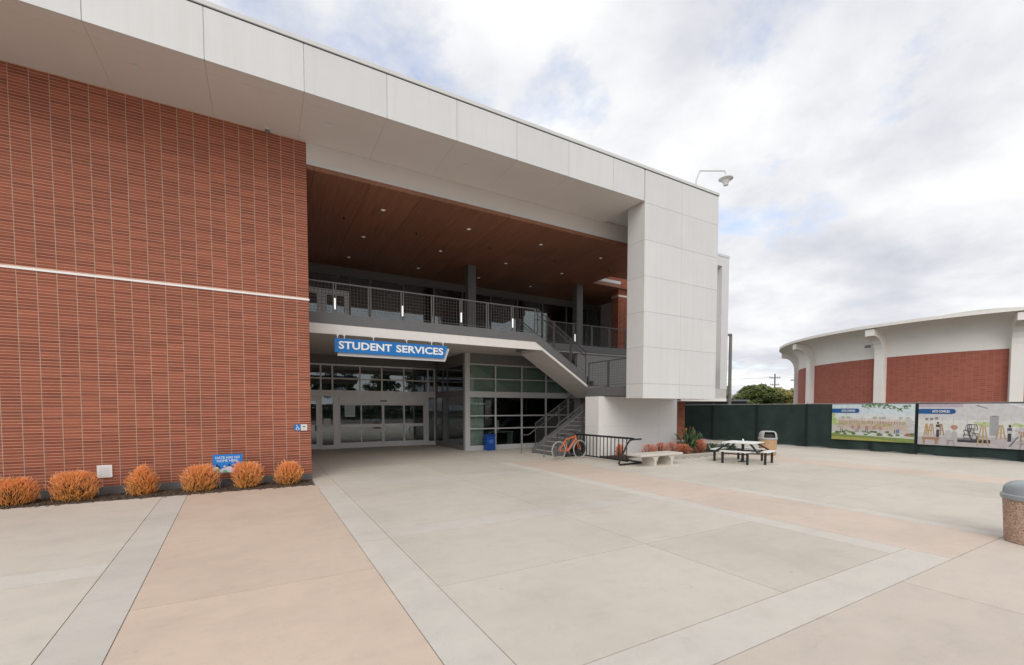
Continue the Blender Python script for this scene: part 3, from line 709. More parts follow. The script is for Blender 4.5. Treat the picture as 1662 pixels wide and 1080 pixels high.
g = MB(); g.box(18, 22.8, 21, 21.1, 0, 2.4); g.build('interior_wall', m_dark, bld)

# ================================================================ STAIRS AND RAILINGS
st = thing('exterior_staircase', 'grey steel exterior staircase with two flights and mesh railings beside the white pier', 'staircase', (10.65, 15.9, 0))
m_tread = plain('stair_tread', (0.16, 0.158, 0.155), 0.8, var=0.12, scale=8)
m_nose = plain('stair_nosing', (0.42, 0.41, 0.40), 0.7)
SL = 0.617
YN, YFR = 15.05, 16.73
# lower flight
x, z = 10.65, 0.0
for k in range(11):
    g = MB(); g.box(x, x + 0.34, YN + 0.06, YFR - 0.06, z + 0.135, z + 0.176); g.box(x, x + 0.03, YN + 0.06, YFR - 0.06, z, z + 0.134)
    s_ = g.build('step', m_tread, st); g = MB(); g.box(x - 0.008, x + 0.05, YN + 0.062, YFR - 0.062, z + 0.150, z + 0.180); g.build('nosing', m_nose, s_)
    x += 0.285; z += 0.176
g = MB(); g.box(x, 16.6, YN + 0.06, YFR - 0.06, z - 0.2, z - 0.001); g.build('mid_landing', m_tread, st)
for yy in (YN, YFR - 0.05):
    g = MB(); g.prism([(10.50, 0.0), (10.95, 0.0), (13.85, 1.80), (13.85, 2.22), (13.7, 2.22), (10.62, 0.33), (10.50, 0.20)], 'y', yy, yy + 0.05); g.build('stringer', m_steel, st)
# upper flight
x, z = 9.80, ZF - 0.176
for k in range(11):
    g = MB(); g.box(x, x + 0.31, YN + 0.06, YFR - 0.06, z - 0.04, z); g.box(x, x + 0.025, YN + 0.06, YFR - 0.06, z, z + 0.135); g.build('step', m_tread, st)
    x += 0.285; z -= 0.176
zt = lambda x: 5.005 - SL * (x - 9.62)
g = MB(); g.prism([(9.602, 4.672), (12.22, 4.672 - SL * 2.62), (12.22, zt(12.22)), (9.62, 5.005), (9.555, 5.005)], 'y', YN - 0.02, YN + 0.04); g.build('stringer', m_steel, st)
g = MB(); g.prism([(9.602, 4.668), (9.935, 4.355), (12.22, 4.355 - SL * 2.285), (12.22, 4.665 - SL * 2.62)], 'y', YN, YN + 0.05); g.build('white_stringer_trim', m_cream, st)
g = MB(); g.prism([(9.62, 4.6), (12.95, 4.6 - SL * 3.33), (12.95, zt(12.95)), (9.62, 5.0)], 'y', YFR - 0.05, YFR); g.build('stringer', m_steel, st)
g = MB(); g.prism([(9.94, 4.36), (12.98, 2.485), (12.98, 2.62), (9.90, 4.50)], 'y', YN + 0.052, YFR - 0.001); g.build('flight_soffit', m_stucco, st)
g = MB(); g.box(12.22, 16.5, 12.40, YN - 0.025, 2.52, 2.87); g.box(12.985, 16.5, YN - 0.024, YFR, 2.52, 2.868); g.build('landing', m_steel, st)
def mesh_infill(m, P, Q, h0, h1, pitch=0.10, r=0.005):
    """welded wire between two points at floor line, vertical wires stay vertical"""
    P, Q = Vector(P), Vector(Q); n = max(1, int((Q - P).length / pitch))
    for i in range(n + 1):
        a = P.lerp(Q, i / n); m.tube(a + Vector((0, 0, h0)), a + Vector((0, 0, h1)), r, 3, cap=False)
    k = max(1, int((h1 - h0) / pitch))
    for j in range(k + 1):
        h = h0 + (h1 - h0) * j / k; m.tube(P + Vector((0, 0, h)), Q + Vector((0, 0, h)), r, 3, cap=False)
def railing(parent, P, Q, height, nbay, double=True, name='railing', infill=True, grip=None, first=True, last=True, low=0.09):
    P, Q = Vector(P), Vector(Q); d = (Q - P); dh = Vector((d.x, d.y, 0)).normalized()
    fr = MB(); wires = MB(); H = Vector((0, 0, height))
    fr.rbar(P + H, Q + H, 0.045, 0.03)
    for i in range(nbay + 1):
        a = P.lerp(Q, i / nbay)
        for off in ((-0.035, 0.035) if double else (0,)):
            if (i == 0 and off < 0) or (i == nbay and off > 0): continue
            b = a + dh * off; fr.box(b.x - 0.014, b.x + 0.014, b.y - 0.024, b.y + 0.024, b.z - 0.12, b.z + height)
    for i in range(nbay):
        a, b = P.lerp(Q, i / nbay) + dh * 0.06, P.lerp(Q, (i + 1) / nbay) - dh * 0.06
        fr.rbar(a + Vector((0, 0, low)), b + Vector((0, 0, low)), 0.012, 0.014)
        mesh_infill(wires, a, b, low, height - 0.03)
    mr_ = m_srail if parent is st else m_rail
    o = fr.build(name, mr_, parent)
    if grip is not None:
        g = MB(); sd_ = Vector((dh.y, -dh.x, 0)) * grip
        g.tube(P + H * 0.82 + sd_, Q + H * 0.82 + sd_, 0.02, 8); g.build('handrail', mr_, parent)
    wires.build('wire_mesh', mr_, o, kind='stuff', recalc=False)
    return o
# lower flight railings: posts at x=10.65, top 1.32 there
def lower_rail(yy, grip):
    P, Q = (10.65, yy, 0.25), (13.3, yy, 0.25 + 0.63 * 2.65)
    railing(st, P, Q, 1.07, 2, infill=True, low=0.12)
    g = MB(); y2 = yy + grip
    g.path([(9.98, y2, 0), (9.98, y2, 0.83), (10.35, y2, 0.83), (13.3, y2, 0.83 + 0.63 * 2.95)], 0.019, 8); g.build('handrail', m_rail, st)
    g = MB(); g.box(10.62, 10.66, yy - 0.025, yy + 0.025, 0, 0.3); g.build('post_foot', m_rail, st)
lower_rail(15.03, 0.0 - 0.05); lower_rail(16.72, 0.06)
# upper flight railing, near and far side
railing(st, (9.66, YN, 5.0), (12.2, YN, 5.0 - SL * 2.54), 0.99, 3, grip=-0.06, low=0.12)
railing(st, (9.8, YFR, 4.92), (12.9, YFR, 4.92 - SL * 3.1), 0.99, 3, grip=0.06, low=0.12)
# landing guard
railing(st, (12.26, 14.98, 2.87), (12.26, 12.46, 2.87), 1.07, 2)
railing(st, (12.26, 12.44, 2.87), (16.4, 12.44, 2.87), 1.07, 3)
# balcony railing
br = thing('balcony_railing', 'grey wire mesh balcony railing with white light tubes above the sign', 'railing', (1.2, YE, ZF))
railing(br, (1.0, YE + 0.02, ZF + 0.0), (9.62, YE + 0.02, ZF + 0.0), 0.99, 8)
def light_tube(x, y, parent):
    g = MB(); g.tube((x, y, ZF + 0.16), (x, y, ZF + 0.50), 0.026, 10); g.build('light_tube', m_tube, parent)
for i in (1, 3, 5, 7): light_tube(1.0 + i * 8.62 / 8, YE - 0.02, br)
br2 = thing('stairwell_railing', 'grey wire mesh railing on the far side of the stair well with one light tube', 'railing', (12, YE2, ZF))
railing(br2, (10.6, YE2 + 0.0, ZF), (17.2, YE2 + 0.0, ZF), 0.99, 6)
light_tube(12.86, YE2 - 0.04, br2)

# ================================================================ SIGNS ON THE BUILDING
sg_ = thing('entrance_sign', 'long blue hanging sign reading STUDENT SERVICES below the balcony edge', 'sign', (3.8, 14.82, 3.76))
g = MB(); g.prism([(2.02, 3.762), (5.63, 3.762), (5.765, 4.20), (2.01, 4.20)], 'y', 14.80, 14.86); g.build('blue_board', m_blue, sg_, bevel=0.004)
g = MB(); g.prism([(2.11, 3.665), (5.70, 3.665), (5.865, 4.125), (2.15, 4.125)], 'y', 14.885, 14.94); g.build('white_backing', m_plate, sg_)
for x in (2.12, 2.32, 3.22, 4.32, 5.2, 5.62):
    g = MB(); g.box(x - 0.012, x + 0.012, 14.87, 14.884, 3.9, 4.30); g.box(x - 0.03, x + 0.03, 14.87, 15.02, 4.30, 4.353); g.build('bracket', m_alu, sg_)
def letters(s, x0, x1): text_obj(s, 'lettering', m_letter, sg_, x0, x1, 3.875, 0.245, (0, 14.80, 0), (1, 0, 0), (0, 0, 1), (0, -1, 0), 0.004, 0.028)
letters('STUDENT', 2.135, 3.80); letters('SERVICES', 3.94, 5.60)
ad = thing('access_sign', 'small blue and white wheelchair access plate on the brick corner beside the entrance', 'sign', (0.935, YW - 0.02, 1.47))
YA = YW - 0.022
g = MB(); g.prism([(0.765, 1.43), (0.80, 1.385), (0.932, 1.385), (0.932, 1.56), (0.80, 1.56), (0.765, 1.515)], 'y', YA, YW - 0.004); g.build('blue_plate', m_blue, ad)
g = MB(); g.box(0.936, 1.10, YA, YW - 0.004, 1.385, 1.56); g.build('white_plate', m_plate, ad)
g = MB()                                                          # wheelchair symbol and button ring
g.torus((0.852, YA - 0.001, 1.437), (0, 1, 0), 0.034, 0.007, 18, 4); g.lathe((0.838, YA, 1.53), [(0.012, 0)], 8) if False else None
g.tube((0.838, YA - 0.002, 1.532), (0.838, YA, 1.532), 0.013, 10); g.rbar((0.838, YA, 1.515), (0.845, YA, 1.465), 0.006, 0.014)
g.rbar((0.845, YA, 1.467), (0.882, YA, 1.462), 0.006, 0.012); g.rbar((0.882, YA, 1.466), (0.90, YA, 1.418), 0.006, 0.012); g.rbar((0.842, YA, 1.495), (0.872, YA, 1.49), 0.006, 0.010)
g.build('wheelchair_symbol', m_letter, ad)
g = MB(); g.torus((1.018, YA - 0.001, 1.472), (0, 1, 0), 0.062, 0.004, 24, 4); g.build('ring_mark', m_alu, ad)
g = MB(); g.prism([(0.985, 1.485), (1.018, 1.515), (1.052, 1.485), (1.035, 1.478), (1.002, 1.478)], 'y', YA - 0.004, YA + 0.001); g.build('arrow_mark', m_black, ad)
hs = thing('lawn_sign', 'blue lawn sign reading HATE HAS NO HOME HERE between two orange shrubs', 'sign', (-0.77, 13.2, 0.0))
g = MB(); g.box(-1.085, -0.455, 13.19, 13.2, 0.385, 0.845); g.build('board', m_blueb, hs)
g = MB()
for x in (-0.95, -0.6): g.tube((x, 13.205, -0.01), (x, 13.205, 0.7), 0.005, 5)
g.build('wire_stake', m_alu, hs)
for s, b, x0, x1 in (('HATE HAS NO', 0.735, -1.025, -0.51), ('HOME HERE', 0.655, -1.0, -0.55)):
    text_obj(s, 'lettering', m_letter, hs, x0, x1, b, 0.062, (0, 13.19, 0), (1, 0, 0), (0, 0, 1), (0, -1, 0), 0.003, 0.004)
pc = [plain('print_' + n, c, 0.6, var=0.02) for n, c in (('green', (0.16, 0.42, 0.25)), ('navy', (0.02, 0.03, 0.09)), ('lilac', (0.62, 0.60, 0.70)), ('pink', (0.75, 0.45, 0.42)), ('pale', (0.78, 0.80, 0.72)))]
g = MB()
def disc(m, x, z, rx, rz, y, n=12, a0=0, a1=2 * math.pi):
    m.add([(x + rx * math.cos(a0 + (a1 - a0) * i / n), y, z + rz * math.sin(a0 + (a1 - a0) * i / n)) for i in range(n + (1 if a1 - a0 < 6 else 0))], [tuple(range(n + (1 if a1 - a0 < 6 else 0)))])
for i, (x, z, w, h, c) in enumerate(((-1.02, 0.40, 0.09, 0.14, 4), (-0.95, 0.39, 0.10, 0.10, 0), (-0.86, 0.39, 0.09, 0.11, 2), (-0.74, 0.39, 0.13, 0.15, 2), (-0.60, 0.39, 0.10, 0.13, 3), (-0.51, 0.39, 0.05, 0.12, 4), (-0.83, 0.388, 0.06, 0.07, 0))):
    g.cur = c; disc(g, x, z, w, h, 13.1885 - i * 0.0003, 10, 0, math.pi)
for x, z, c in ((-1.0, 0.575, 1), (-0.955, 0.525, 1), (-0.84, 0.54, 3), (-0.745, 0.575, 1), (-0.655, 0.53, 1), (-0.60, 0.575, 1), (-0.51, 0.53, 3)):
    g.cur = c; disc(g, x, z, 0.026, 0.032, 13.1862)
g.build('people_print', pc, hs, recalc=False)
def notice(label, x0, x1, z0, z1, y, tint):
    t = thing('notice', label, 'notice', ((x0 + x1) / 2, y, z0)); g = MB(); g.box(x0, x1, y - 0.004, y, z0, z1); g.build('paper_sheet', tint, t)
    g = MB(); h = (z1 - z0); 
    for k in range(7): g.box(x0 + 0.05 * (x1 - x0) * (1 + k % 3), x1 - 0.06 * (x1 - x0) * (1 + (k * 2) % 4), y - 0.0062, y - 0.0045, z1 - h * (0.14 + k * 0.115), z1 - h * (0.10 + k * 0.115))
    g.build('print_line', plain('print_grey_' + label[:5], (0.30, 0.38, 0.45), 0.7), t)
notice('pale blue poster taped inside the leftmost sliding door leaf', 3.60, 4.09, 1.58, 2.16, YB - 0.058, plain('pale_blue_paper', (0.60, 0.70, 0.76), 0.6, var=0.05))
notice('small white notice on the narrow window left of the sliding doors', 2.64, 2.93, 1.06, 1.50, YB - 0.010, m_paper)

# ================================================================ ROOF LAMP
rl = thing('roof_lamp', 'white gooseneck lamp with bell shade on the roof edge above the fin', 'lamp', (15.0, 11.85, ZR + 0.13))
dx, dy = 0.87, -0.49
P0 = Vector((15.02, 11.85, ZR + 0.12)); a1 = P0 + Vector((0.0, 0.0, 0.42)); a2 = P0 + Vector((0.14 * dx, 0.14 * dy, 0.80)); a3 = P0 + Vector((1.12 * dx, 1.12 * dy, 0.80)); a4 = P0 + Vector((1.17 * dx, 1.17 * dy, 0.66))
g = MB(); g.path([P0, a1, a2, a3 - Vector((0.05 * dx, 0.05 * dy, 0)), a3, a4], 0.028, 8); g.build('arm', m_coping, rl, smooth=True)
g = MB(); g.lathe(a4 + Vector((0, 0, -0.40)), [(0.03, 0.42), (0.06, 0.38), (0.09, 0.30), (0.26, 0.25), (0.27, 0.22), (0.15, 0.19)], 20); g.build('shade', m_plate, rl, smooth=True)
g = MB(); g.lathe(a4 + Vector((0, 0, -0.40)), [(0.14, 0.19), (0.14, 0.11), (0.10, 0.06), (0.09, -0.02), (0.03, -0.05)], 16); g.build('lens', m_coping, rl, smooth=True)
g = MB(); g.lathe(P0, [(0.09, 0.0), (0.09, 0.03), (0.04, 0.05)], 12); g.build('base', m_coping, rl)
# camera box under the soffit
sc_c = thing('security_camera', 'small security camera under the soffit at the top of the brick wall', 'camera', (0.27, 13.5, ZS - 0.12))
g = MB(); g.lathe((0.27, 13.5, ZS - 0.03), [(0.06, 0.03), (0.06, 0.0)], 12); g.build('mount', m_plate, sc_c)
g = MB(); g.lathe((0.27, 13.5, ZS - 0.10), [(0.02, 0.0), (0.05, 0.02), (0.055, 0.07)], 12); g.build('dome', m_alud, sc_c)

# ================================================================ SHRUBS
m_stick = tipmat('fire_stick_stems', [(0.0, (0.12, 0.07, 0.025)), (0.22, (0.50, 0.26, 0.06)), (0.45, (0.86, 0.40, 0.10)), (0.72, (0.92, 0.37, 0.14)), (1.0, (0.95, 0.50, 0.26))])
m_stickr = tipmat('red_stick_stems', [(0.0, (0.08, 0.04, 0.025)), (0.3, (0.36, 0.12, 0.055)), (0.6, (0.70, 0.20, 0.10)), (1.0, (0.84, 0.33, 0.19))])
m_stem = plain('woody_stem', (0.07, 0.05, 0.035), 0.9)
def stick_shrub(name, label, x, y, z, w, h, seed, mat, group, n=1100, lean=0.0):
    r = random.Random(seed); t = thing(name, label, 'shrub', (x, y, z), group); m = MB(); st_ = MB()
    rx = w / 2; lobes = [(r.uniform(-0.5, 0.5), r.uniform(-0.5, 0.5), r.uniform(0.72, 1.3)) for _ in range(5)]; skew = r.uniform(0.6, 0.84); dens = r.uniform(0.42, 0.62)
    for i in range(n):
        # a point in the crown: an egg wider at two thirds of the height
        a = r.uniform(0, 2 * math.pi); u = r.random() ** dens; ph = r.uniform(0.0, 1.0)
        zz_ = 0.10 + 0.88 * ph
        prof = math.sin(math.pi * min(1, 0.16 + skew * zz_)) ** 0.75
        k = 1.0
        for lx, ly, lk in lobes: k += (lk - 1) * max(0, math.cos(a) * lx + math.sin(a) * ly) * 1.6
        rr = rx * prof * u * k * r.uniform(0.8, 1.12)
        p = Vector((x + rr * math.cos(a) + lean * zz_ * h, y + rr * math.sin(a) * 0.85, z + h * zz_ * (0.93 + 0.07 * k)))
        out = Vector((math.cos(a) * u * 0.75, math.sin(a) * u * 0.75, 0.95)).normalized()
        out = (out + Vector((r.gauss(0, 0.28), r.gauss(0, 0.28), r.gauss(0, 0.18)))).normalized()
        if r.random() < 0.05: p = p + out * r.uniform(0.02, 0.08)
        l = r.uniform(0.05, 0.105) * (h / 0.55); q = p - out * l
        tp = min(1.0, 0.25 + 0.75 * (0.55 * zz_ + 0.45 * u)); s_ = len(m.v)
        m.tube(q, p, 0.0056, 3, 0.0036)
        for j in range(len(m.v) - s_): m.a[s_ + j] = max(0.02, tp - 0.35 + r.uniform(-.12, .12)) if j < 3 else min(1, tp + r.uniform(-0.18, 0.18))
        if i % 9 == 0:
            b = Vector((x + r.gauss(0, 0.03), y + r.gauss(0, 0.03), z - 0.02)); mid = b.lerp(q, 0.55) + Vector((0, 0, -0.03))
            st_.tube(b, mid, 0.007, 4, 0.005, cap=False); st_.tube(mid, q, 0.005, 4, 0.003, cap=False)
    m.build('foliage', mat, t, recalc=False); st_.build('stem', m_stem, t, recalc=False)
    return t
GS = 'orange shrubs along the brick wall'
sl = [(-4.52, 13.0, 0.70, 0.58, 'orange shrub at the left end of the row, cut by the picture edge'),
      (-3.56, 13.02, 0.85, 0.66, 'broad orange shrub just left of the square wall vent'),
      (-2.42, 13.05, 0.76, 0.70, 'tall round orange shrub just right of the square wall vent'),
      (-1.36, 13.0, 0.80, 0.655, 'ragged orange shrub touching the left side of the blue lawn sign'),
      (-0.36, 13.0, 0.76, 0.67, 'round orange shrub touching the right side of the blue lawn sign'),
      (0.59, 13.0, 0.70, 0.62, 'smallest orange shrub at the corner of the brick wall')]
for i, (x, y, w, h, lab) in enumerate(sl): stick_shrub('orange_shrub', lab, x, y, 0.0, w, h, 20 + i, m_stick, GS, n=1500, lean=(0.06, -0.04, 0, 0.05, -0.03, 0.04)[i])
G2 = 'red orange shrubs in the planting island'
for i, (x, y, w, h, lab) in enumerate(((12.5, 13.3, 0.55, 0.55, 'red orange shrub behind the bars of the bike rack'), (13.75, 12.9, 0.85, 0.52, 'leftmost red orange shrub behind the concrete bench'),
      (14.5, 13.0, 0.8, 0.55, 'second red orange shrub from the left behind the concrete bench'), (15.2, 13.0, 0.85, 0.55, 'third red orange shrub behind the concrete bench'), (15.65, 12.8, 0.75, 0.45, 'low red orange shrub behind the right end of the bench'),
      (16.85, 12.85, 0.62, 0.62, 'round red shrub right of the bird of paradise plant'))):
    stick_shrub('red_shrub', lab, x, y, 0.05, w, h, 60 + i, m_stickr, G2, n=520)

# bird of paradise
bop = thing('bird_of_paradise_plant', 'tall green bird of paradise plant with orange flowers beside the white pier', 'plant', (16.55, 13.15, 0.05))
m_bop = leafmat('paddle_leaf', [(0.2, (0.035, 0.07, 0.025)), (0.5, (0.06, 0.115, 0.045)), (0.8, (0.13, 0.18, 0.09))])
m_flow = plain('orange_flower', (0.62, 0.20, 0.04), 0.5)
lf = MB()
pr = [(0.0, 0.0), (0.035, 0.10), (0.055, 0.22), (0.045, 0.36), (0.0, 0.48)]
for i, (w_, l_) in enumerate(pr):
    lf.av = 0.3 + 0.1 * i; lf.add([(-w_, 0.02 * math.sin(l_ * 5) + 0.25 * l_ * l_, l_), (0, 0.25 * l_ * l_ - 0.01, l_), (w_, 0.02 * math.sin(l_ * 5) + 0.25 * l_ * l_, l_)], [])
lf.f = [(3 * i + j, 3 * i + j + 1, 3 * i + 4 + j, 3 * i + 3 + j) for i in range(4) for j in range(2)]; lf.mi = [0] * 8
me_leaf = meshof(lf, 'leaf', m_bop, True)
stems = MB(); r = random.Random(4)
for i in range(84):
    a = r.uniform(0, 6.28); ln = r.uniform(0.25, 0.85); tilt = r.uniform(0.08, 0.62); d = Vector((math.cos(a) * math.sin(tilt), math.sin(a) * math.sin(tilt), math.cos(tilt)))
    b = Vector((16.55 + r.gauss(0, 0.09), 13.15 + r.gauss(0, 0.07), 0.03)); e = b + d * ln
    stems.av = 0.3; stems.tube(b, e, 0.011, 5, 0.007)
    k = r.uniform(0.5, 0.85); inst('leaf', me_leaf, e, bop, (r.uniform(-0.1, 0.2) - tilt * math.sin(a), tilt * math.cos(a), r.uniform(0, 6.28)), (k, k, k))
stems.build('stem', m_bop, bop)
fl = MB(); fl.add([(0, 0, 0), (0.03, 0.0, 0.11), (0.0, 0.02, 0.15), (-0.03, 0, 0.10), (0.11, 0, 0.04), (0.08, 0.01, 0.10)], [(0, 1, 2), (0, 2, 3), (0, 4, 5), (0, 5, 1)]); me_fl = meshof(fl, 'flower', m_flow)
for i in range(7):
    a = r.uniform(0, 6.28); e = Vector((16.55 + 0.26 * math.cos(a), 13.15 + 0.26 * math.sin(a), r.uniform(0.85, 1.18))); inst('flower', me_fl, e, bop, (0, 0, a), (0.9,) * 3)
# pale strap plant and ground cover
m_gc = leafmat('ground_cover_leaf', [(0.2, (0.025, 0.055, 0.03)), (0.5, (0.045, 0.095, 0.05)), (0.9, (0.085, 0.15, 0.085))], 3)
m = MB(); r = random.Random(9)
for _ in range(5200):
    x, y = r.uniform(17.5, 20.5), r.uniform(12.3, 15.2)
    if x > 18.7 and (y - 12.06) < (x - 18.7) * 0.78 + 0.18: continue
    z = 0.05 + r.uniform(0.0, 0.16); a = r.uniform(0, 6.28); s_ = r.uniform(0.025, 0.05); tl = r.uniform(0.2, 1.1)
    u = Vector((math.cos(a), math.sin(a), 0)); n_ = Vector((-math.sin(a) * math.cos(tl), math.cos(a) * math.cos(tl), math.sin(tl))); c_ = Vector((x, y, z))
    m.av = r.uniform(0.1, 1); m.add([c_ - u * s_ * 0.5, c_ + n_ * s_, c_ + u * s_ * 0.5, c_ - n_ * s_ * 0.4], [(0, 1, 2, 3)])
o = m.build('ground_cover', m_gc, kind='stuff', recalc=False); o['label'] = 'low green ground cover in the planting island'
ag = thing('strap_leaf_plant', 'pale plant with arching strap leaves right of the bird of paradise', 'plant', (17.75, 12.95, 0.05))
m_strap = leafmat('strap_leaf', [(0.2, (0.16, 0.2, 0.12)), (0.8, (0.42, 0.45, 0.34))])
for i in range(14):
    a = r.uniform(0, 6.28); m = MB(); pts = []
    for k in range(6):
        s_ = k / 5; m.av = 0.2 + 0.7 * s_; c_ = Vector((17.75 + math.cos(a) * 0.42 * s_, 12.95 + math.sin(a) * 0.42 * s_, 0.05 + 0.62 * s_ - 0.34 * s_ * s_)); w_ = 0.03 * (1 - s_) + 0.004; sd_ = Vector((-math.sin(a), math.cos(a), 0))
        m.add([c_ - sd_ * w_, c_ + sd_ * w_], [])
    m.f = [(2 * k, 2 * k + 1, 2 * k + 3, 2 * k + 2) for k in range(5)]; m.mi = [0] * 5
    m.build('leaf', m_strap, ag)

# ================================================================ FURNITURE
# bench
bn = thing('concrete_bench', 'pale concrete bench on two arched legs between bike rack and picnic table', 'bench', (12.2, 11.1, 0))
def arch_profile():
    top = 0.33; p = []
    def leg(c): return c - 0.045, c + 0.045
    X0, X1 = 11.15, 13.25; legs = (11.88, 12.70)
    p.append((X0, top + 0.085)); p.append((X0, top + 0.01)); p.append((X0 + 0.03, top))
    for c in legs:
        a, b = leg(c)
        for k in range(6):
            t_ = k / 5 * math.pi / 2; p.append((a - 0.16 * (1 - math.sin(t_)), top - 0.16 * (1 - math.cos(t_))))
        p.append((a - 0.015, 0)); p.append((b + 0.015, 0))
        for k in range(6):
            t_ = (1 - k / 5) * math.pi / 2; p.append((b + 0.16 * (1 - math.sin(t_)), top - 0.16 * (1 - math.cos(t_))))
    p.append((X1 - 0.03, top)); p.append((X1, top + 0.01)); p.append((X1, top + 0.085)); return p
def bench_piece(pts, y0, y1, name):
    m = MB(); n = len(pts); m.v = [(x, y0, z) for x, z in pts] + [(x, y1, z) for x, z in pts]; m.a = [0.0] * (2 * n)
    m.f = [tuple(range(n)), tuple(reversed(range(n, 2 * n)))] + [(i, n + i, n + (i + 1) % n, (i + 1) % n) for i in range(n)]; m.mi = [0] * len(m.f)
    return m.build(name, m_bench, bn, bevel=0.012)
ap = arch_profile()
# seat and legs are separate parts of one casting
bench_piece([(11.14, 0.345), (13.22, 0.345), (13.22, 0.42), (11.14, 0.42)], 10.80, 11.50, 'seat')
for c in (11.88, 12.70):
    pts = []
    for k in range(7):
        t_ = k / 6 * math.pi / 2; pts.append((c - 0.04 - 0.24 * (1 - math.sin(t_)), 0.343 - 0.22 * (1 - math.cos(t_))))
    pts += [(c - 0.055, 0.0), (c + 0.055, 0.0)]
    for k in range(7):
        t_ = (1 - k / 6) * math.pi / 2; pts.append((c + 0.04 + 0.24 * (1 - math.sin(t_)), 0.343 - 0.22 * (1 - math.cos(t_))))
    bench_piece(pts, 10.84, 11.44, 'leg')
# bike rack
rk = thing('bike_rack', 'black steel comb bike rack in front of the white pier', 'bike rack', (11.4, 13.1, 0))
g = MB(); g.tube((11.42, 11.45, 0.93), (11.42, 14.75, 0.93), 0.037, 8); g.build('top_rail', m_black, rk)
g = MB(); g.tube((11.42, 11.72, 0.10), (11.42, 14.75, 0.10), 0.028, 8); g.tube((12.05, 11.72, 0.035), (12.05, 14.75, 0.035), 0.03, 8); g.build('base_rail', m_black, rk)
for i in range(15):
    y = 11.78 + i * 0.205; g = MB(); g.tube((11.42, y, 0.10), (11.42, y, 0.93), 0.020, 6); g.build('bar', m_black, rk)
for y in (11.5, 14.72):
    g = MB(); pts = [(11.85, y, 0.90), (11.45, y, 0.90), (11.28, y, 0.86), (11.17, y, 0.74), (10.86, y, 0.20), (10.78, y, 0.09), (10.86, y, 0.035), (11.05, y, 0.035), (12.08, y + 0.15, 0.035)]
    g.path(pts, 0.032, 8); g.build('end_loop', m_black, rk, smooth=True)
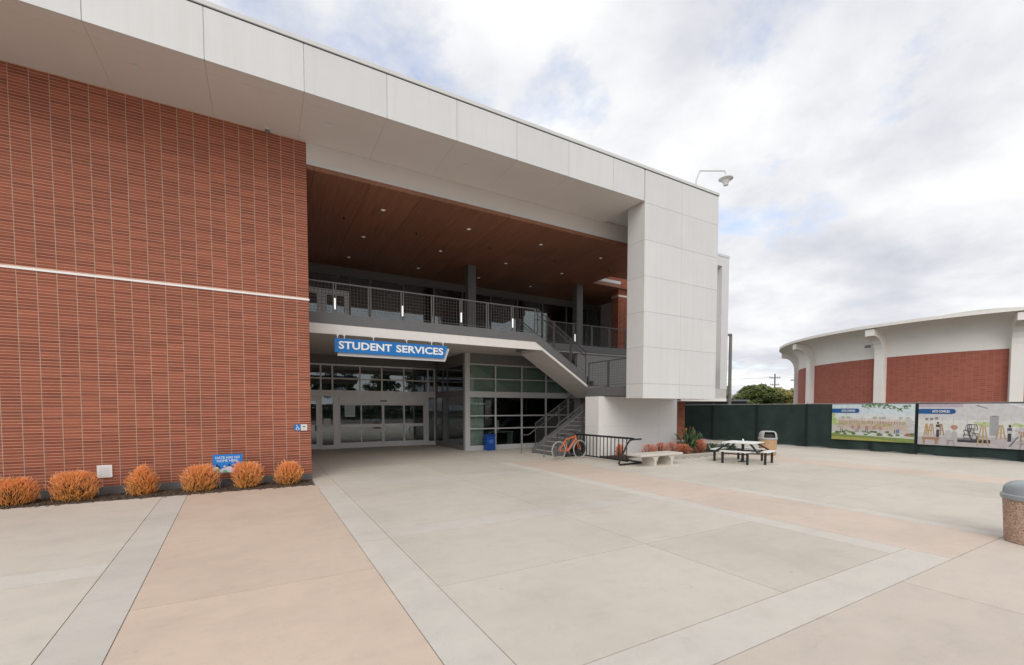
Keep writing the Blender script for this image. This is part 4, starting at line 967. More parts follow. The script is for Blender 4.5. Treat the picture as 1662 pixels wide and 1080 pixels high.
# bicycle
def bicycle(rx, ry, hx, hy, s):
    t = thing('bicycle', 'orange bicycle with pale tyres parked at the end of the black bike rack', 'bicycle', (rx, ry, 0))
    d = Vector((hx, hy, 0)).normalized(); n = Vector((-d.y, d.x, 0)); B = Vector((rx, ry, 0))
    def P(a, z, o=0.0): return B + d * (a * s) + Vector((0, 0, z * s)) + n * (o * s)
    tyre = plain('pale_tyre', (0.44, 0.44, 0.41), 0.6); rimm = plain('rim_grey', (0.20, 0.20, 0.20), 0.4); fm = plain('orange_frame', (0.74, 0.165, 0.045), 0.3, var=0.03); bk = m_black
    r_ = 0.335
    for a in (0.0, 1.04):
        w_ = MB(); w_.torus(P(a, r_), n, (r_ - 0.015) * s, 0.0145 * s, 36, 6); wh = w_.build('wheel', tyre, t, smooth=True)
        g = MB(); g.torus(P(a, r_), n, (r_ - 0.045) * s, 0.011 * s, 36, 5); g.tube(P(a, r_, -0.05), P(a, r_, 0.05), 0.022 * s, 8); g.build('rim', rimm, wh)
        g = MB()
        for k in range(20):
            q = k * math.pi / 10; g.tube(P(a + 0.02 * math.cos(q + 1), r_ + 0.02 * math.sin(q + 1), 0.02 * (-1) ** k), P(a + 0.285 * math.cos(q), r_ + 0.285 * math.sin(q)), 0.0016 * s, 3, cap=False)
        g.build('spokes', rimm, wh, kind='stuff')
    bb = P(0.43, 0.30); seat_t = P(0.30, 0.70); head_t = P(0.80, 0.86); head_b = P(0.835, 0.72); ax0, ax1 = P(0, r_), P(1.04, r_)
    g = MB(); g.tube(bb, seat_t, 0.019 * s, 8); g.tube(seat_t, head_t + Vector((0, 0, -0.05)), 0.022 * s, 8); g.tube(bb, head_b, 0.027 * s, 8); g.tube(head_t, head_b, 0.024 * s, 8)
    for o_ in (-0.05, 0.05):
        g.tube(P(0, r_, o_), P(0.43, 0.30, o_ * 0.4), 0.012 * s, 6); g.tube(P(0, r_, o_), P(0.30, 0.68, o_ * 0.3), 0.011 * s, 6)
    g.build('frame', fm, t, smooth=True)
    g = MB()
    for o_ in (-0.05, 0.05): g.tube(P(0.84, 0.70, o_ * 0.6), P(1.04, r_, o_), 0.015 * s, 6, 0.010 * s)
    g.tube(P(0.84, 0.70, -0.04), P(0.84, 0.70, 0.04), 0.018 * s, 6); g.build('fork', fm, t, smooth=True)
    g = MB(); g.tube(seat_t, P(0.265, 0.86), 0.013 * s, 8); g.build('seat_post', bk, t)
    g = MB(); g.add([P(0.10, 0.90, -0.07), P(0.10, 0.90, 0.07), P(0.40, 0.89, 0.02), P(0.40, 0.89, -0.02), P(0.10, 0.86, -0.06), P(0.10, 0.86, 0.06), P(0.40, 0.86, 0.015), P(0.40, 0.86, -0.015)], [(0, 1, 2, 3), (4, 7, 6, 5), (0, 4, 5, 1), (1, 5, 6, 2), (2, 6, 7, 3), (3, 7, 4, 0)]); g.build('saddle', bk, t, bevel=0.012)
    g = MB(); g.tube(head_t, P(0.79, 0.95), 0.015 * s, 8); g.tube(P(0.79, 0.95), P(0.86, 0.96), 0.014 * s, 8); g.path([P(0.80, 0.97, -0.30), P(0.86, 0.96, -0.06), P(0.86, 0.96, 0.06), P(0.80, 0.97, 0.30)], 0.014 * s, 8); g.build('handlebar', bk, t)
    g = MB(); g.torus(bb, n, 0.085 * s, 0.008 * s, 20, 4); g.tube(bb, P(0.52, 0.17, -0.07), 0.011 * s, 6); g.tube(bb, P(0.34, 0.43, 0.07), 0.011 * s, 6); g.build('crank', rimm, t)
    for o_, a, z in ((-0.11, 0.52, 0.17), (0.11, 0.34, 0.43)):
        g = MB(); c_ = P(a, z, o_); g.obox(c_, d, n, Vector((0, 0, 1)), 0.05 * s, 0.045 * s, 0.012 * s); g.build('pedal', bk, t)
    return t
bicycle(9.98, 13.95, 1.0, 0.12, 1.10)
# picnic table
pt = thing('picnic_table', 'white square picnic table with four benches on dark steel legs', 'picnic table', (15.85, 10.0, 0))
m_ptop = plain('table_white', (0.74, 0.75, 0.72), 0.5, var=0.06, scale=4)
ang = rad(16); pu = Vector((math.cos(ang), math.sin(ang), 0)); pv = Vector((-math.sin(ang), math.cos(ang), 0)); pcn = Vector((15.66, 10.10, 0)); zv = Vector((0, 0, 1))
g = MB(); g.obox(pcn + zv * 0.735, pu, pv, zv, 0.57, 0.57, 0.02); g.build('tabletop', m_ptop, pt, bevel=0.012)
g = MB(); g.obox(pcn + zv * 0.36, pu, pv, zv, 0.04, 0.04, 0.355); g.obox(pcn + zv * 0.012, pu, pv, zv, 0.12, 0.12, 0.012); g.build('post', m_black, pt)
g = MB(); g.tube(pcn + zv * 0.755, pcn + zv * 0.86, 0.03, 10); g.build('umbrella_collar', m_ptop, pt)
for k in range(4):
    u = pu if k % 2 == 0 else pv; u = u * (1 if k < 2 else -1); w_ = zv.cross(u)
    c_ = pcn + u * 0.87
    g = MB(); g.obox(c_ + zv * 0.445, u, w_, zv, 0.14, 0.50, 0.018); g.build('seat', m_ptop, pt, bevel=0.012)
    for sgn in (-1, 1):
        e = c_ + w_ * (0.42 * sgn)
        g = MB(); g.obox(e + zv * 0.213, u, w_, zv, 0.035, 0.035, 0.213); g.build('leg', m_black, pt)
    g = MB(); g.rbar(c_ + zv * 0.36 - w_ * 0.4, c_ + zv * 0.36 + w_ * 0.4, 0.035, 0.045); g.build('stretcher', m_black, pt)
    g = MB(); ee = pcn + (u + w_).normalized() * 1.30; g.rbar(pcn + (u + w_).normalized() * 0.5 + zv * 0.71, pcn + (u + w_).normalized() * 1.06 + zv * 0.40, 0.05, 0.05); g.build('brace', m_black, pt)
    g = MB(); g.rbar(c_ + w_ * 0.40 + zv * 0.40, pcn + (u + w_).normalized() * 1.08 + zv * 0.40, 0.04, 0.04); g.build('brace', m_black, pt)
# trash cans
def aggmat(name, c):
    m, t, p = newmat(name); v = pos(t)
    vo = N(t, 'ShaderNodeTexVoronoi'); L(t, v, vo.inputs['Vector']); vo.inputs['Scale'].default_value = 75
    sp_ = N(t, 'ShaderNodeSeparateXYZ'); L(t, vo.outputs['Color'], sp_.inputs[0])
    cc = ramp(t, sp_.outputs[0], [(0.0, sc_(c, 0.30)), (0.14, sc_(c, 0.70)), (0.5, c), (0.85, sc_(c, 1.25)), (1.0, sc_(c, 1.5))])
    L(t, cc, p.inputs['Base Color']); p.inputs['Roughness'].default_value = 0.8; bump(t, p, vo.outputs['Distance'], 0.5, 0.006); return m
def trash_can(label, x, y, r_, body, lid, mat_b, mat_l, face):
    t = thing('trash_can', label, 'trash can', (x, y, 0), 'trash cans on the plaza')
    g = MB(); g.lathe((x, y, 0), [(r_ * 0.86, 0.0), (r_ * 0.90, 0.015), (r_ * 0.99, body - 0.02), (r_ * 0.98, body)], 40); g.build('body', mat_b, t, smooth=True)
    g = MB(); g.lathe((x, y, -0.01), [(r_ * 0.80, 0.0), (r_ * 0.82, 0.03)], 30); g.build('base_ring', m_black, t)
    g = MB(); n = 48; prof = [(r_ * 1.03, body - 0.035), (r_ * 1.055, body - 0.02), (r_ * 1.055, body + 0.03), (r_ * 1.0, body + 0.045)]
    for k in range(1, 9):
        q = k / 8 * math.pi / 2; prof.append((r_ * 0.995 * math.cos(q) ** 0.38 if k < 8 else 0.01, body + 0.05 + (lid - 0.05) * math.sin(q) ** 0.85))
    opening = lambda a, z: abs(((a - face + math.pi) % (2 * math.pi)) - math.pi) < 0.62 and body + 0.05 < z < body + 0.05 + (lid - 0.05) * 0.80
    v = []; f = []
    for rr, z in prof:
        for i in range(n): q = 2 * math.pi * i / n; v.append((x + rr * math.cos(q), y + rr * math.sin(q), z))
    for k in range(len(prof) - 1):
        for i in range(n):
            q = 2 * math.pi * (i + 0.5) / n
            if face is not None and opening(q, (prof[k][1] + prof[k + 1][1]) / 2): continue
            f.append((k * n + i, k * n + (i + 1) % n, (k + 1) * n + (i + 1) % n, (k + 1) * n + i))
    g.add(v, f); g.build('lid', mat_l, t, smooth=True)
    g = MB(); g.lathe((x, y, body + 0.0), [(r_ * 0.9, 0.0), (r_ * 0.75, lid * 0.6), (0.02, lid * 0.8)], 20); g.build('liner', m_dark, t)
    return t
trash_can('tan trash can with pale domed lid behind the picnic table', 18.95, 11.1, 0.355, 0.71, 0.33, aggmat('tan_aggregate', (0.48, 0.31, 0.18)), plain('lid_pale', (0.42, 0.425, 0.42), 0.45), math.atan2(-11.1, -18.95) + 0.25)
trash_can('pebbled brown trash can with grey lid at the right picture edge', 9.965, 1.785, 0.385, 0.68, 0.235, aggmat('brown_aggregate', (0.45, 0.31, 0.235)), plain('lid_grey', (0.30, 0.335, 0.355), 0.35), math.atan2(-1, 0.4))
# blue bin
bb_ = thing('recycling_bin', 'small square blue recycling bin against the storefront', 'bin', (9.47, 18.95, 0))
g = MB(); g.box(9.25, 9.70, 18.74, 19.12, 0.0, 0.70); g.build('body', m_binblue, bb_, bevel=0.012)
g = MB(); g.box(9.235, 9.715, 18.725, 19.135, 0.70, 0.775); g.build('lid', m_binblue, bb_, bevel=0.015)
g = MB(); g.box(9.36, 9.59, 18.718, 18.726, 0.715, 0.755); g.build('slot', m_black, bb_)
g = MB(); g.box(9.36, 9.59, 18.735, 18.741, 0.36, 0.52); g.build('emblem', plain('bin_emblem', (0.05, 0.16, 0.45), 0.5), bb_)

# ================================================================ FENCE AND BANNERS
m_fabric = plain('green_fence_fabric', (0.022, 0.040, 0.036), 0.8, var=0.22, scale=1.3, bmp=0.3, bscale=18)
fn = thing('construction_fence', 'dark green fabric covered construction fence across the plaza', 'fence', (24.6, 10, 0))
ys = [26.0, 23.3, 20.6, 17.9, 15.05, 12.4, 9.6, 7.94, 4.9, 2.0, -1, -4, -7]
r = random.Random(2)
for a, b in zip(ys, ys[1:]):
    m = MB(); nx, nz = 22, 10
    for j in range(nz + 1):
        for i in range(nx + 1):
            s_, t_ = i / nx, j / nz
            y = a + (b - a) * s_; z = 0.05 + 0.03 * math.sin(s_ * 9 + a) * (1 - t_) + (2.17 - 0.02 * math.sin(math.pi * s_)) * t_ + r.uniform(-0.006, 0.006) * (1 - t_)
            x = 24.6 + 0.02 * math.sin(s_ * 14 + a) * (0.3 + (1 - t_)) + 0.025 * math.sin(math.pi * s_) + r.uniform(-0.004, 0.004)
            m.v.append((x, y, z)); m.a.append(0.0)
    m.f = [(j * (nx + 1) + i, j * (nx + 1) + i + 1, (j + 1) * (nx + 1) + i + 1, (j + 1) * (nx + 1) + i) for j in range(nz) for i in range(nx)]; m.mi = [0] * len(m.f)
    m.build('fabric_panel', m_fabric, fn, smooth=True, recalc=False)
for y in ys:
    g = MB(); g.tube((24.66, y, -0.02), (24.66, y, 2.30), 0.03, 8); g.build('post', plain('galvanised_post', (0.25, 0.25, 0.24), 0.5) if y == 26 else bpy.data.materials['galvanised_post'], fn)
    if -6 < y < 25:
        g = MB(); g.box(24.555, 24.575, y - 0.05, y + 0.05, 0.06, 2.2); g.build('fabric_seam', plain('seam_fabric', (0.010, 0.016, 0.018), 0.8) if y == ys[1] else bpy.data.materials['seam_fabric'], fn)
g = MB(); g.tube((24.66, 26, 2.235), (24.66, -7, 2.235), 0.022, 6); g.build('top_rail', bpy.data.materials['galvanised_post'], fn)
# banners: flat prints
BX = 24.52
def banner(label, ya, yb, z0, z1, paint):
    t = thing('fence_banner', label, 'banner', (BX, (ya + yb) / 2, z0), 'ARTS COMPLEX banners on the construction fence')
    g = MB(); g.box(BX, BX + 0.012, yb, ya, z0, z1); g.build('vinyl_sheet', m_paper, t)
    names = {}; mats = []; m = MB(); lay = [0]
    def colr(c):
        if c not in names: names[c] = len(mats); mats.append(plain('banner_ink', c, 0.55, var=0.10, scale=6))
        m.cur = names[c]
    def P(u, v): return (BX - 0.0012 - lay[0] * 0.00004, ya + (yb - ya) * u, z0 + (z1 - z0) * v)
    def poly(pts, c): colr(c); m.add([P(*p) for p in pts], [tuple(range(len(pts)))]); lay[0] += 1
    def rc(u0, u1, v0, v1, c): poly([(u0, v0), (u1, v0), (u1, v1), (u0, v1)], c)
    def blob(u, v, ru, rv, c, n=9, rr=random.Random(5)): poly([(min(1, max(0, u + ru * math.cos(6.283 * i / n) * rr.uniform(.75, 1.1))), min(1, max(0, v + rv * math.sin(6.283 * i / n) * rr.uniform(.75, 1.1)))) for i in range(n)], c)
    paint(poly, rc, blob)
    # pill shaped heading
    asp = (ya - yb) / (z1 - z0); w_ = 0.36 if asp < 1.95 else 0.34
    pill = [(0.0, 0.76), (w_ - 0.03, 0.76)] + [(w_ - 0.03 + 0.03 * math.sin(q), 0.82 - 0.06 * math.cos(q)) for q in (0.5, 1.0, 1.57, 2.1, 2.6)] + [(w_ - 0.03, 0.88), (0.0, 0.88)]
    poly(pill, (0.015, 0.095, 0.29))
    m.build('print', mats, t, recalc=False)
    text_obj('ARTS COMPLEX', 'lettering', m_letter, t, 0.13 * (ya - yb), (w_ - 0.05) * (ya - yb), z0 + 0.79 * (z1 - z0), 0.06 * (z1 - z0), (BX - 0.030, ya, 0), (0, -1, 0), (0, 0, 1), (-1, 0, 0), 0.001, 0.02)
    return t
def paint1(poly, rc, blob):
    q = random.Random(11)
    rc(0, 1, 0, 1, (0.58, 0.66, 0.70)); rc(0, 1, 0.45, 0.72, (0.64, 0.67, 0.68)); 
    poly([(0, 0.22), (1, 0.20), (1, 0.46), (0, 0.46)], (0.52, 0.50, 0.47))
    poly([(0.08, 0.34), (0.92, 0.30), (0.92, 0.58), (0.08, 0.62)], (0.52, 0.43, 0.38))
    poly([(0.08, 0.56), (0.93, 0.53), (0.93, 0.59), (0.08, 0.63)], (0.62, 0.55, 0.50))
    for i in range(26):
        u = 0.10 + i * 0.032; rc(u, u + 0.012, 0.48 - 0.03 * u, 0.56 - 0.03 * u, q.choice([(0.30, 0.22, 0.17), (0.36, 0.33, 0.20), (0.42, 0.30, 0.25)]))
    for i in range(30): blob(q.uniform(0.1, 0.9), q.uniform(0.42, 0.5), 0.02, 0.03, q.choice([(0.42, 0.40, 0.16), (0.36, 0.36, 0.18), (0.46, 0.36, 0.22)]))
    for u in (0.28, 0.36, 0.46, 0.55, 0.62): blob(u, 0.36, 0.03, 0.06, (0.42, 0.27, 0.22)); blob(u + 0.02, 0.37, 0.012, 0.05, (0.48, 0.33, 0.28))
    poly([(0, 0), (1, 0), (1, 0.14), (0, 0.20)], (0.20, 0.27, 0.08)); poly([(0, 0), (0.9, 0), (0.5, 0.07), (0, 0.08)], (0.36, 0.34, 0.10))
    poly([(0, 0.16), (1, 0.10), (1, 0.15), (0, 0.20)], (0.56, 0.55, 0.48)); poly([(0.88, 0.17), (1, 0.15), (1, 0.24), (0.92, 0.24)], (0.36, 0.15, 0.11))
    for i in range(26): blob(q.uniform(0, 1), q.uniform(0.16, 0.26), 0.03, 0.03, q.choice([(0.13, 0.2, 0.07), (0.2, 0.28, 0.1), (0.10, 0.15, 0.07)]))
    for u in (0.12, 0.14, 0.32, 0.345, 0.44, 0.46, 0.78, 0.80): rc(u, u + 0.008, 0.22, 0.31, (0.05, 0.05, 0.06)); blob(u + 0.004, 0.32, 0.005, 0.012, (0.08, 0.06, 0.05))
    rc(0.815, 0.835, 0.24, 0.34, (0.10, 0.18, 0.42))
    for i in range(16): blob(0.03 + q.uniform(-0.03, 0.03), q.uniform(0.45, 0.72), 0.025, 0.05, (0.42, 0.52, 0.22))
    for u in (0.15, 0.22, 0.55, 0.62, 0.66, 0.85, 0.93): blob(u, 0.63, 0.03, 0.035, (0.40, 0.44, 0.38))
    for i in range(10): blob(0.97 + q.uniform(-0.05, 0.03), q.uniform(0.3, 0.6), 0.03, 0.05, (0.52, 0.53, 0.52))
    for i in range(95):                                             # leafy branch along the top edge
        u = q.uniform(0.38, 0.95); v = 0.99 - abs(q.gauss(0, 0.045)) - (0.10 * max(0, 1 - abs(u - 0.82) * 9)); a = q.uniform(-0.9, 0.5)
        c_, s_ = math.cos(a), math.sin(a); l_ = 0.017
        poly([(min(1, u - l_ * c_), min(1, v - 2 * l_ * s_)), (min(1, u - 0.3 * l_ * s_), min(1, v + 0.9 * l_ * c_)), (min(1, u + l_ * c_), min(1, v + 2 * l_ * s_)), (min(1, u + 0.3 * l_ * s_), min(1, v - 0.9 * l_ * c_))], q.choice([(0.08, 0.15, 0.06), (0.13, 0.22, 0.09), (0.20, 0.30, 0.14)]))
def paint2(poly, rc, blob):
    q = random.Random(13)
    rc(0, 1, 0, 1, (0.56, 0.56, 0.57)); rc(0, 1, 0.30, 0.62, (0.63, 0.63, 0.61)); rc(0, 0.40, 0.92, 1.0, (0.45, 0.38, 0.46)); poly([(0, 0), (1, 0), (1, 0.26), (0, 0.20)], (0.46, 0.42, 0.44))
    poly([(0.5, 0.95), (0.52, 0.97), (0.60, 0.90), (0.60, 0.88)], (0.25, 0.25, 0.27)); poly([(0.75, 1), (1, 0.78), (1, 0.84), (0.8, 1)], (0.68, 0.68, 0.69))
    for u in (0.22, 0.32, 0.44, 0.52, 0.78, 0.88): rc(u, u + 0.004, 0.35, 0.75, (0.45, 0.46, 0.46))
    for i in range(28): blob(q.choice([q.uniform(0.50, 0.62), q.uniform(0.79, 1.0)]), q.uniform(0.50, 0.56), 0.02, 0.03, q.choice([(0.38, 0.46, 0.20), (0.48, 0.54, 0.30)]))
    rc(0.62, 0.69, 0.28, 0.72, (0.34, 0.34, 0.36)); rc(0.635, 0.675, 0.70, 0.73, (0.25, 0.25, 0.27))
    rc(0.04, 0.20, 0.13, 0.19, (0.34, 0.21, 0.13)); rc(0.16, 0.19, 0.02, 0.13, (0.36, 0.23, 0.14)); rc(0.05, 0.07, 0.02, 0.13, (0.36, 0.23, 0.14))
    rc(0.36, 0.63, 0.10, 0.18, (0.045, 0.045, 0.05)); rc(0.36, 0.55, 0.155, 0.19, (0.17, 0.18, 0.20))
    def easel(u, v, h, w, c):
        for s_ in (-1, 0, 1): poly([(u + s_ * w - 0.006, v), (u + s_ * w + 0.006, v), (u + s_ * w * 0.3 + 0.005, v + h), (u + s_ * w * 0.3 - 0.005, v + h)], c)
        rc(u - w * 0.7, u + w * 0.7, v + h * 0.42, v + h * 0.48, c)
    for u, v, h, w in ((0.08, 0.22, 0.30, 0.02), (0.125, 0.22, 0.30, 0.03), (0.21, 0.24, 0.28, 0.03), (0.57, 0.04, 0.46, 0.045), (0.71, 0.20, 0.32, 0.035), (0.86, 0.16, 0.30, 0.03)): easel(u, v, h, w, q.choice([(0.36, 0.21, 0.12), (0.44, 0.30, 0.15)]))
    for u, v in ((0.08, 0.60), (0.125, 0.60), (0.17, 0.62)): rc(u - 0.015, u + 0.015, v, v + 0.06, (0.28, 0.22, 0.22))
    for u, v, c in ((0.185, 0.40, (0.06, 0.06, 0.06)), (0.775, 0.36, (0.09, 0.09, 0.12))):
        rc(u - 0.014, u + 0.014, v - 0.20, v, (0.06, 0.06, 0.08)); rc(u - 0.018, u + 0.018, v, v + 0.10, c); blob(u, v + 0.14, 0.012, 0.035, (0.05, 0.04, 0.04)); rc(u - 0.016, u + 0.016, v - 0.02, v + 0.04, (0.5, 0.5, 0.5))
    blob(0.33, 0.44, 0.035, 0.07, (0.42, 0.25, 0.17)); blob(0.28, 0.28, 0.03, 0.12, (0.48, 0.47, 0.46)); blob(0.33, 0.26, 0.03, 0.13, (0.44, 0.43, 0.43))
    for i in range(9):                                              # loose black line frames: a generic wire sculpture
        u, v = 0.46 + q.uniform(-0.03, 0.045), 0.33 + q.uniform(-0.10, 0.15); w, h = q.uniform(0.02, 0.032), q.uniform(0.04, 0.08); k = q.uniform(-0.015, 0.015); t_ = 0.005
        P4 = [(u - w, v - h + k), (u + w, v - h - k), (u + w + k, v + h), (u - w + k, v + h)]
        for a, b in zip(P4, P4[1:] + P4[:1]): poly([(a[0] - t_ / 2, a[1] - t_), (b[0] - t_ / 2, b[1] - t_), (b[0] + t_ / 2, b[1] + t_), (a[0] + t_ / 2, a[1] + t_)], (0.03, 0.03, 0.035))
    for u in (0.30, 0.88, 0.96): rc(u - 0.03, u + 0.03, 0.11, 0.135, (0.30, 0.27, 0.24)); [poly([(u + s_ * 0.02, 0.11), (u + s_ * 0.02 + 0.008, 0.11), (u + s_ * 0.032 + 0.008, 0.0), (u + s_ * 0.032, 0.0)], (0.32, 0.26, 0.2)) for s_ in (-1, 1)]
    for i in range(14): blob(q.uniform(0.8, 1.0), q.uniform(0.2, 0.42), 0.02, 0.04, q.choice([(0.38, 0.38, 0.40), (0.5, 0.5, 0.5)]))
    poly([(0.77, 0.05), (0.785, 0.05), (0.845, 0.28), (0.835, 0.28)], (0.14, 0.14, 0.15))
banner('banner printed ARTS COMPLEX with a drawing of a long building on green lawn', 11.20, 8.02, 0.50, 2.20, paint1)
banner('banner printed ARTS COMPLEX with an interior view of an art studio with easels', 7.90, 4.45, 0.47, 2.19, paint2)

# ================================================================ ARTS BUILDING (round)
AC = Vector((56.17, 14.16, 0))
m_abrick, t, p = newmat('arts_brick')
gm = N(t, 'ShaderNodeNewGeometry'); s = N(t, 'ShaderNodeSeparateXYZ'); L(t, gm.outputs['Position'], s.inputs[0])
an = M_(t, 'MULTIPLY', M_(t, 'ARCTAN2', M_(t, 'SUBTRACT', s.outputs[1], AC.y), M_(t, 'SUBTRACT', s.outputs[0], AC.x)), 13.5 / 0.33)
zq = M_(t, 'DIVIDE', s.outputs[2], 0.14)
jn = M_(t, 'MAXIMUM', M_(t, 'LESS_THAN', M_(t, 'FRACT', an), 0.06), M_(t, 'LESS_THAN', M_(t, 'FRACT', zq), 0.12))
cbn = N(t, 'ShaderNodeCombineXYZ'); L(t, M_(t, 'FLOOR', an), cbn.inputs[0]); L(t, M_(t, 'FLOOR', zq), cbn.inputs[1])
wnn = N(t, 'ShaderNodeTexWhiteNoise', noise_dimensions='2D'); L(t, cbn.outputs[0], wnn.inputs['Vector'])
bc = ramp(t, wnn.outputs['Value'], [(0, (0.30, 0.085, 0.055)), (0.5, (0.33, 0.096, 0.062)), (1, (0.365, 0.112, 0.073))])
L(t, mixc(t, jn, bc, (0.36, 0.155, 0.115)), p.inputs['Base Color']); p.inputs['Roughness'].default_value = 0.85
m_acream = plain('arts_concrete', (0.82, 0.785, 0.735), 0.75, var=0.05, scale=0.6, bmp=0.05)
arts = thing('arts_building', 'round red brick building with flared white columns and overhanging roof behind the fence', 'building', AC)
RW, RR, ZB, ZE = 13.5, 15.3, 6.0, 8.3
def ring_wall(r0, z0, r1, z1, n=120):
    m = MB()
    for i in range(n):
        q = 2 * math.pi * i / n; m.v.append((AC.x + r0 * math.cos(q), AC.y + r0 * math.sin(q), z0)); m.v.append((AC.x + r1 * math.cos(q), AC.y + r1 * math.sin(q), z1))
    m.a = [0.0] * len(m.v); m.f = [(2 * i, 2 * ((i + 1) % n), 2 * ((i + 1) % n) + 1, 2 * i + 1) for i in range(n)]; m.mi = [0] * n
    return m
ring_wall(RW, 0, RW, ZB).build('brick_wall', m_abrick, arts, smooth=True)
m = MB(); pr = [(RW - 0.03, ZB), (RW - 0.02, 6.9), (RW + 0.12, 7.5), (RW + 0.6, 7.95), (RR - 0.35, 8.16), (RR, 8.2), (RR, 8.42), (RR - 0.4, 8.46), (11.5, 8.6), (8, 8.75), (0.05, 8.8)]
m.lathe(AC, pr, 128, cap=False); m.build('roof', m_acream, arts, smooth=True)
m = MB(); m.lathe(AC, [(7.0, 8.75), (6.8, 9.3), (5.2, 10.0), (2.6, 10.45), (0.05, 10.6)], 96, cap=False); m.build('roof_dome', plain('dome_roofing', (0.50, 0.48, 0.42), 0.8), arts, smooth=True)
Fh = Vector((0.4927, 0.8702, 0)); Rh = Vector((0.8702, -0.4927, 0))
def ang_of(right, fwd): v = Rh * right + Fh * fwd; return math.atan2(v.y - AC.y, v.x - AC.x)
def ang_px(px, rc_):
    u = Vector(((px - 831) / FPX, 1)); u.normalize(); c = Vector((41.9, 40.0)); al = c.dot(u); pe = (c - u * al).length
    h = u * (al - math.sqrt(rc_ * rc_ - pe * pe)); return ang_of(h.x, h.y)
q0 = ang_px(1423, RW + 0.45); q1 = ang_px(1648, RW + 0.45)
stp = q1 - q0
stp = (stp + math.pi) % (2 * math.pi) - math.pi
ncol = max(6, round(2 * math.pi / abs(stp))); 
for k in range(-3, 4):
    q = q0 + k * stp; d = Vector((math.cos(q), math.sin(q), 0)); sd_ = Vector((-d.y, d.x, 0))
    prof = [(RW - 0.1, 0), (RW + 0.45, 0), (RW + 0.45, 6.2)] + [(RW + 0.45 + 1.15 * (1 - math.cos(w)), 6.2 + 1.38 * math.sin(w)) for w in (0.3, 0.6, 0.9, 1.2, 1.45)] + [(RR - 0.12, 7.60), (RR - 0.12, 8.12), (RW - 0.1, 8.12)]
    m = MB(); n = len(prof)
    for sgn in (-0.32, 0.32): m.v += [tuple(AC + d * r_ + sd_ * sgn + Vector((0, 0, z))) for r_, z in prof]
    m.a = [0.0] * (2 * n); m.f = [tuple(range(n)), tuple(reversed(range(n, 2 * n)))] + [(i, n + i, n + (i + 1) % n, (i + 1) % n) for i in range(n)]; m.mi = [0] * len(m.f)
    m.build('column', m_acream, arts, bevel=0.03)
# floodlight on one column
g = MB(); c_ = AC + Vector((math.cos(q0), math.sin(q0), 0)) * (RW + 0.3) + Vector((-0.2, 0.75, 6.95)); g.obox(c_, (1, 0, 0), (0, 1, 0), (0, 0, 1), 0.12, 0.16, 0.1); g.rbar(c_, c_ + Vector((0.4, -0.3, 0.2)), 0.04, 0.04); g.build('wall_light', m_alud, arts)

# ================================================================ BACKGROUND: poles, trees
m_pole = plain('bronze_pole', (0.20, 0.18, 0.155), 0.6, var=0.1)
lp = thing('light_pole', 'tall brown light pole behind the fence at the edge of the white wing', 'light pole', (27.82, 18.98, 0))
g = MB(); g.tube((27.82, 18.98, 0), (27.82, 18.98, 7.05), 0.125, 10, 0.10); g.build('pole', m_pole, lp, smooth=True)
g = MB(); g.obox((27.66, 19.07, 7.0), Rh, Fh, (0, 0, 1), 0.2, 0.12, 0.06); g.build('lamp_head', m_alud, lp)
g = MB(); g.obox((27.62, 19.09, 3.25), Rh, Fh, (0, 0, 1), 0.10, 0.1, 0.28); g.build('junction_box', m_alud, lp)
ds = thing('low_shed', 'low dark shed just behind the fence beside the white wing', 'shed', (30.0, 21.5, 0))
g = MB(); g.obox((29.55, 22.0, 1.25), Rh, Fh, (0, 0, 1), 2.25, 1.4, 1.27); g.build('wall', plain('dark_shed_paint', (0.035, 0.036, 0.04), 0.8), ds)
g = MB(); g.obox((29.55, 22.0, 2.585), Rh, Fh, (0, 0, 1), 2.4, 1.6, 0.06); g.build('roof', m_alud, ds)
sl_ = thing('street_lamp', 'slim street lamp with a single arm beside the round brick building', 'street lamp', (63.75, 33.09, 0))
g = MB(); g.tube((63.75, 33.09, 0), (63.75, 33.09, 5.85), 0.13, 8, 0.11); g.build('pole', m_pole, sl_)
g = MB(); e = Vector((63.75, 33.09, 5.85)); g.rbar(e, e - Rh * 0.5, 0.08, 0.08); g.obox(e - Rh * 0.85, Rh, Fh, (0, 0, 1), 0.4, 0.16, 0.06); g.build('lamp_head', m_alud, sl_)
up = thing('utility_pole', 'distant utility pole with crossarms rising above the round tree', 'utility pole', (121.5, 69.6, 0))
U0 = Vector((121.5, 69.6, 0)); m_up = plain('weathered_pole', (0.11, 0.10, 0.10), 0.9)
g = MB(); g.tube(U0, U0 + Vector((0, 0, 11.4)), 0.22, 8, 0.16); g.build('pole', m_up, up)
for z, w_ in ((10.3, 1.5), (8.4, 1.2), (7.2, 1.2)):
    g = MB(); c_ = U0 + Vector((0, 0, z)); g.rbar(c_ - Rh * w_, c_ + Rh * w_, 0.16, 0.16)
    for q in (-0.9, -0.5, 0.5, 0.9): g.tube(c_ + Rh * w_ * q, c_ + Rh * w_ * q + Vector((0, 0, 0.35)), 0.08, 6)
    g.build('crossarm', m_up, up)
pw = MB()
for z, o_ in ((10.6, -1.3), (10.6, 1.3), (8.7, -1.0)):
    a = U0 + Rh * o_ + Vector((0, 0, z)); pts = []
    for k in range(13):
        s_ = k / 12; pts.append(a + (-Rh * 42 + Fh * 30) * s_ + Vector((0, 0, 2.5 * s_ - 5.5 * s_ * (1 - s_))))
    pw.path(pts, 0.02, 3)
pw.build('power_line', m_up, up)
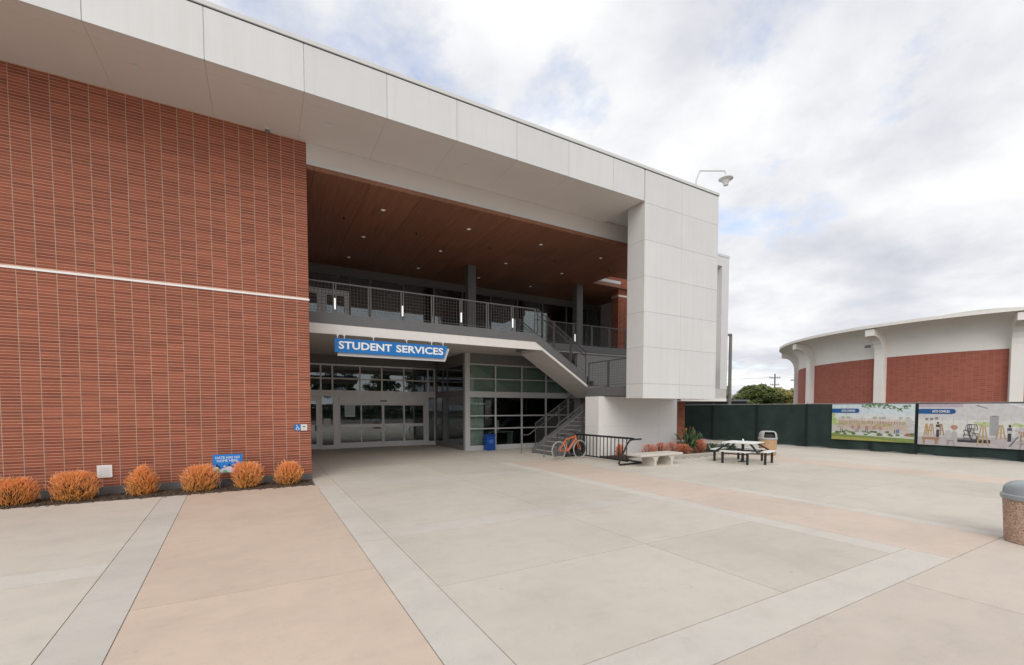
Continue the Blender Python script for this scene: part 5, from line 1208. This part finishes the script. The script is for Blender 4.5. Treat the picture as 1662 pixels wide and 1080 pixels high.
def tree(name, label, base, crown_c, rx, rz, nleaf, leaf, stops, seed, group=None, clumps=60, trunk_r=0.2, spread=(0.72, 0.96), csize=(0.16, 0.30)):
    r = random.Random(seed); t = thing(name, label, 'tree', base, group); B = Vector(base); C_ = Vector(crown_c)
    g = MB(); g.tube(B, C_ + Vector((0, 0, -rz * 0.3)), trunk_r, 8, trunk_r * 0.6)
    cl_ = []
    for k in range(clumps):
        a = r.uniform(0, 6.283); z = r.uniform(-0.75, 1); q = math.sqrt(max(0, 1 - z * z)); s_ = r.uniform(*spread)
        cl_.append((C_ + Vector((rx * q * math.cos(a) * s_, rx * q * math.sin(a) * s_, rz * z * s_)), r.uniform(*csize) * rx, r.random()))
    cl_ += [(C_ + (c_[0] - C_) * r.uniform(0.35, 0.75), c_[1] * 1.6, c_[2] * 0.6) for c_ in cl_[::3]]
    for k in range(0, clumps, 6): g.tube(C_ + Vector((0, 0, -rz * 0.4)), cl_[k][0], trunk_r * 0.4, 5, trunk_r * 0.1)
    g.build('trunk', m_stem, t)
    m = MB()
    for i in range(nleaf):
        c_, cr, ct = cl_[r.randrange(len(cl_))]
        a = r.uniform(0, 6.283); z = r.uniform(-1, 1); q = math.sqrt(1 - z * z); rr = cr * r.random() ** 0.4
        p_ = c_ + Vector((q * math.cos(a), q * math.sin(a), z * 0.8)) * rr
        u = Vector((r.gauss(0, 1), r.gauss(0, 1), r.gauss(0, 1))).normalized(); w_ = u.orthogonal().normalized(); l_ = leaf * r.uniform(0.6, 1.3)
        m.av = min(1, max(0.01, ct * 0.6 + r.uniform(0, 0.4)))
        m.add([p_ - u * l_, p_ + w_ * l_ * 0.55, p_ + u * l_, p_ - w_ * l_ * 0.55], [(0, 1, 2, 3)])
    m.build('crown', leafmat(name + '_leaf', stops, 0.8) if (name + '_leaf') not in bpy.data.materials else bpy.data.materials[name + '_leaf'], t, recalc=False)
    return t
tree('round_tree', 'dense dark green tree with a round crown above the fence', (58.7, 35.9, 0), (58.7, 35.9, 2.35), 3.05, 2.95, 42000, 0.13, [(0.15, (0.04, 0.068, 0.014)), (0.5, (0.10, 0.14, 0.027)), (0.85, (0.21, 0.24, 0.05))], 31, clumps=170, spread=(0.82, 0.94), csize=(0.13, 0.2))
GT = 'yellow green trees beyond the fence'
tree('yellow_tree', 'yellow green tree between the round tree and the street lamp', (76.5, 43.5, 0), (76.5, 43.5, 3.2), 2.6, 2.4, 9000, 0.17, [(0.2, (0.16, 0.17, 0.04)), (0.5, (0.29, 0.26, 0.06)), (0.9, (0.42, 0.36, 0.11))], 32, GT, clumps=40)
tree('yellow_tree', 'golden tree just behind the slim street lamp', (79.4, 42.0, 0), (79.4, 42.0, 3.1), 2.6, 2.4, 9000, 0.17, [(0.2, (0.10, 0.11, 0.03))], 33, GT, clumps=40)
tree('far_tree', 'small distant tree seen left of the round tree beside the light pole', (92, 62.5, 0), (92, 62.5, 3.0), 2.6, 2.4, 3500, 0.2, [(0.2, (0.08, 0.10, 0.03)), (0.6, (0.16, 0.19, 0.06)), (0.9, (0.24, 0.26, 0.10))], 34, None, clumps=30)
# grounds behind the camera, mirrored in the entrance glass
GB = 'trees behind the camera seen in the entrance glass'
for i, (x, y, h, rx) in enumerate(((3.5, -19, 6.2, 2.6), (9.5, -24, 7.5, 3.0), (15.5, -20, 6.5, 2.6), (22.5, -22, 8.0, 3.0), (-4, -24, 7.0, 3.0), (30, -18, 7.0, 3.0))):
    tree('plaza_tree', ('slender', 'broad', 'open crowned', 'tall', 'spreading', 'dense')[i] + ' green plaza tree mirrored in the entrance glass', (x, y, 0), (x, y, h - rx * 0.7), rx, rx * 0.95, 4200, 0.17, [(0.2, (0.02, 0.04, 0.015)), (0.5, (0.04, 0.07, 0.025)), (0.9, (0.09, 0.12, 0.05))], 70 + i, GB, clumps=34, trunk_r=0.16)
hd = MB(); r = random.Random(8)
hw = thing('low_planter_wall', 'low planter wall with hedge behind the camera mirrored in the glass', 'planter', (9, -14, 0))
g = MB(); g.box(-4, 26, -15.2, -14, -0.011, 0.45); g.build('planter_wall', m_curb, hw)
for _ in range(17000):
    c_ = Vector((r.uniform(-4, 26), r.uniform(-15.1, -14.1), 0.45 + r.random() ** 0.8 * 2.1)); u = Vector((r.gauss(0, 1), r.gauss(0, 1), r.gauss(0, 1))).normalized(); w_ = u.orthogonal().normalized()
    hd.av = r.uniform(0.05, 1); hd.add([c_ - u * 0.12, c_ + w_ * 0.07, c_ + u * 0.12, c_ - w_ * 0.07], [(0, 1, 2, 3)])
hd.build('hedge', bpy.data.materials['plaza_tree_leaf'], hw, kind='stuff', recalc=False)
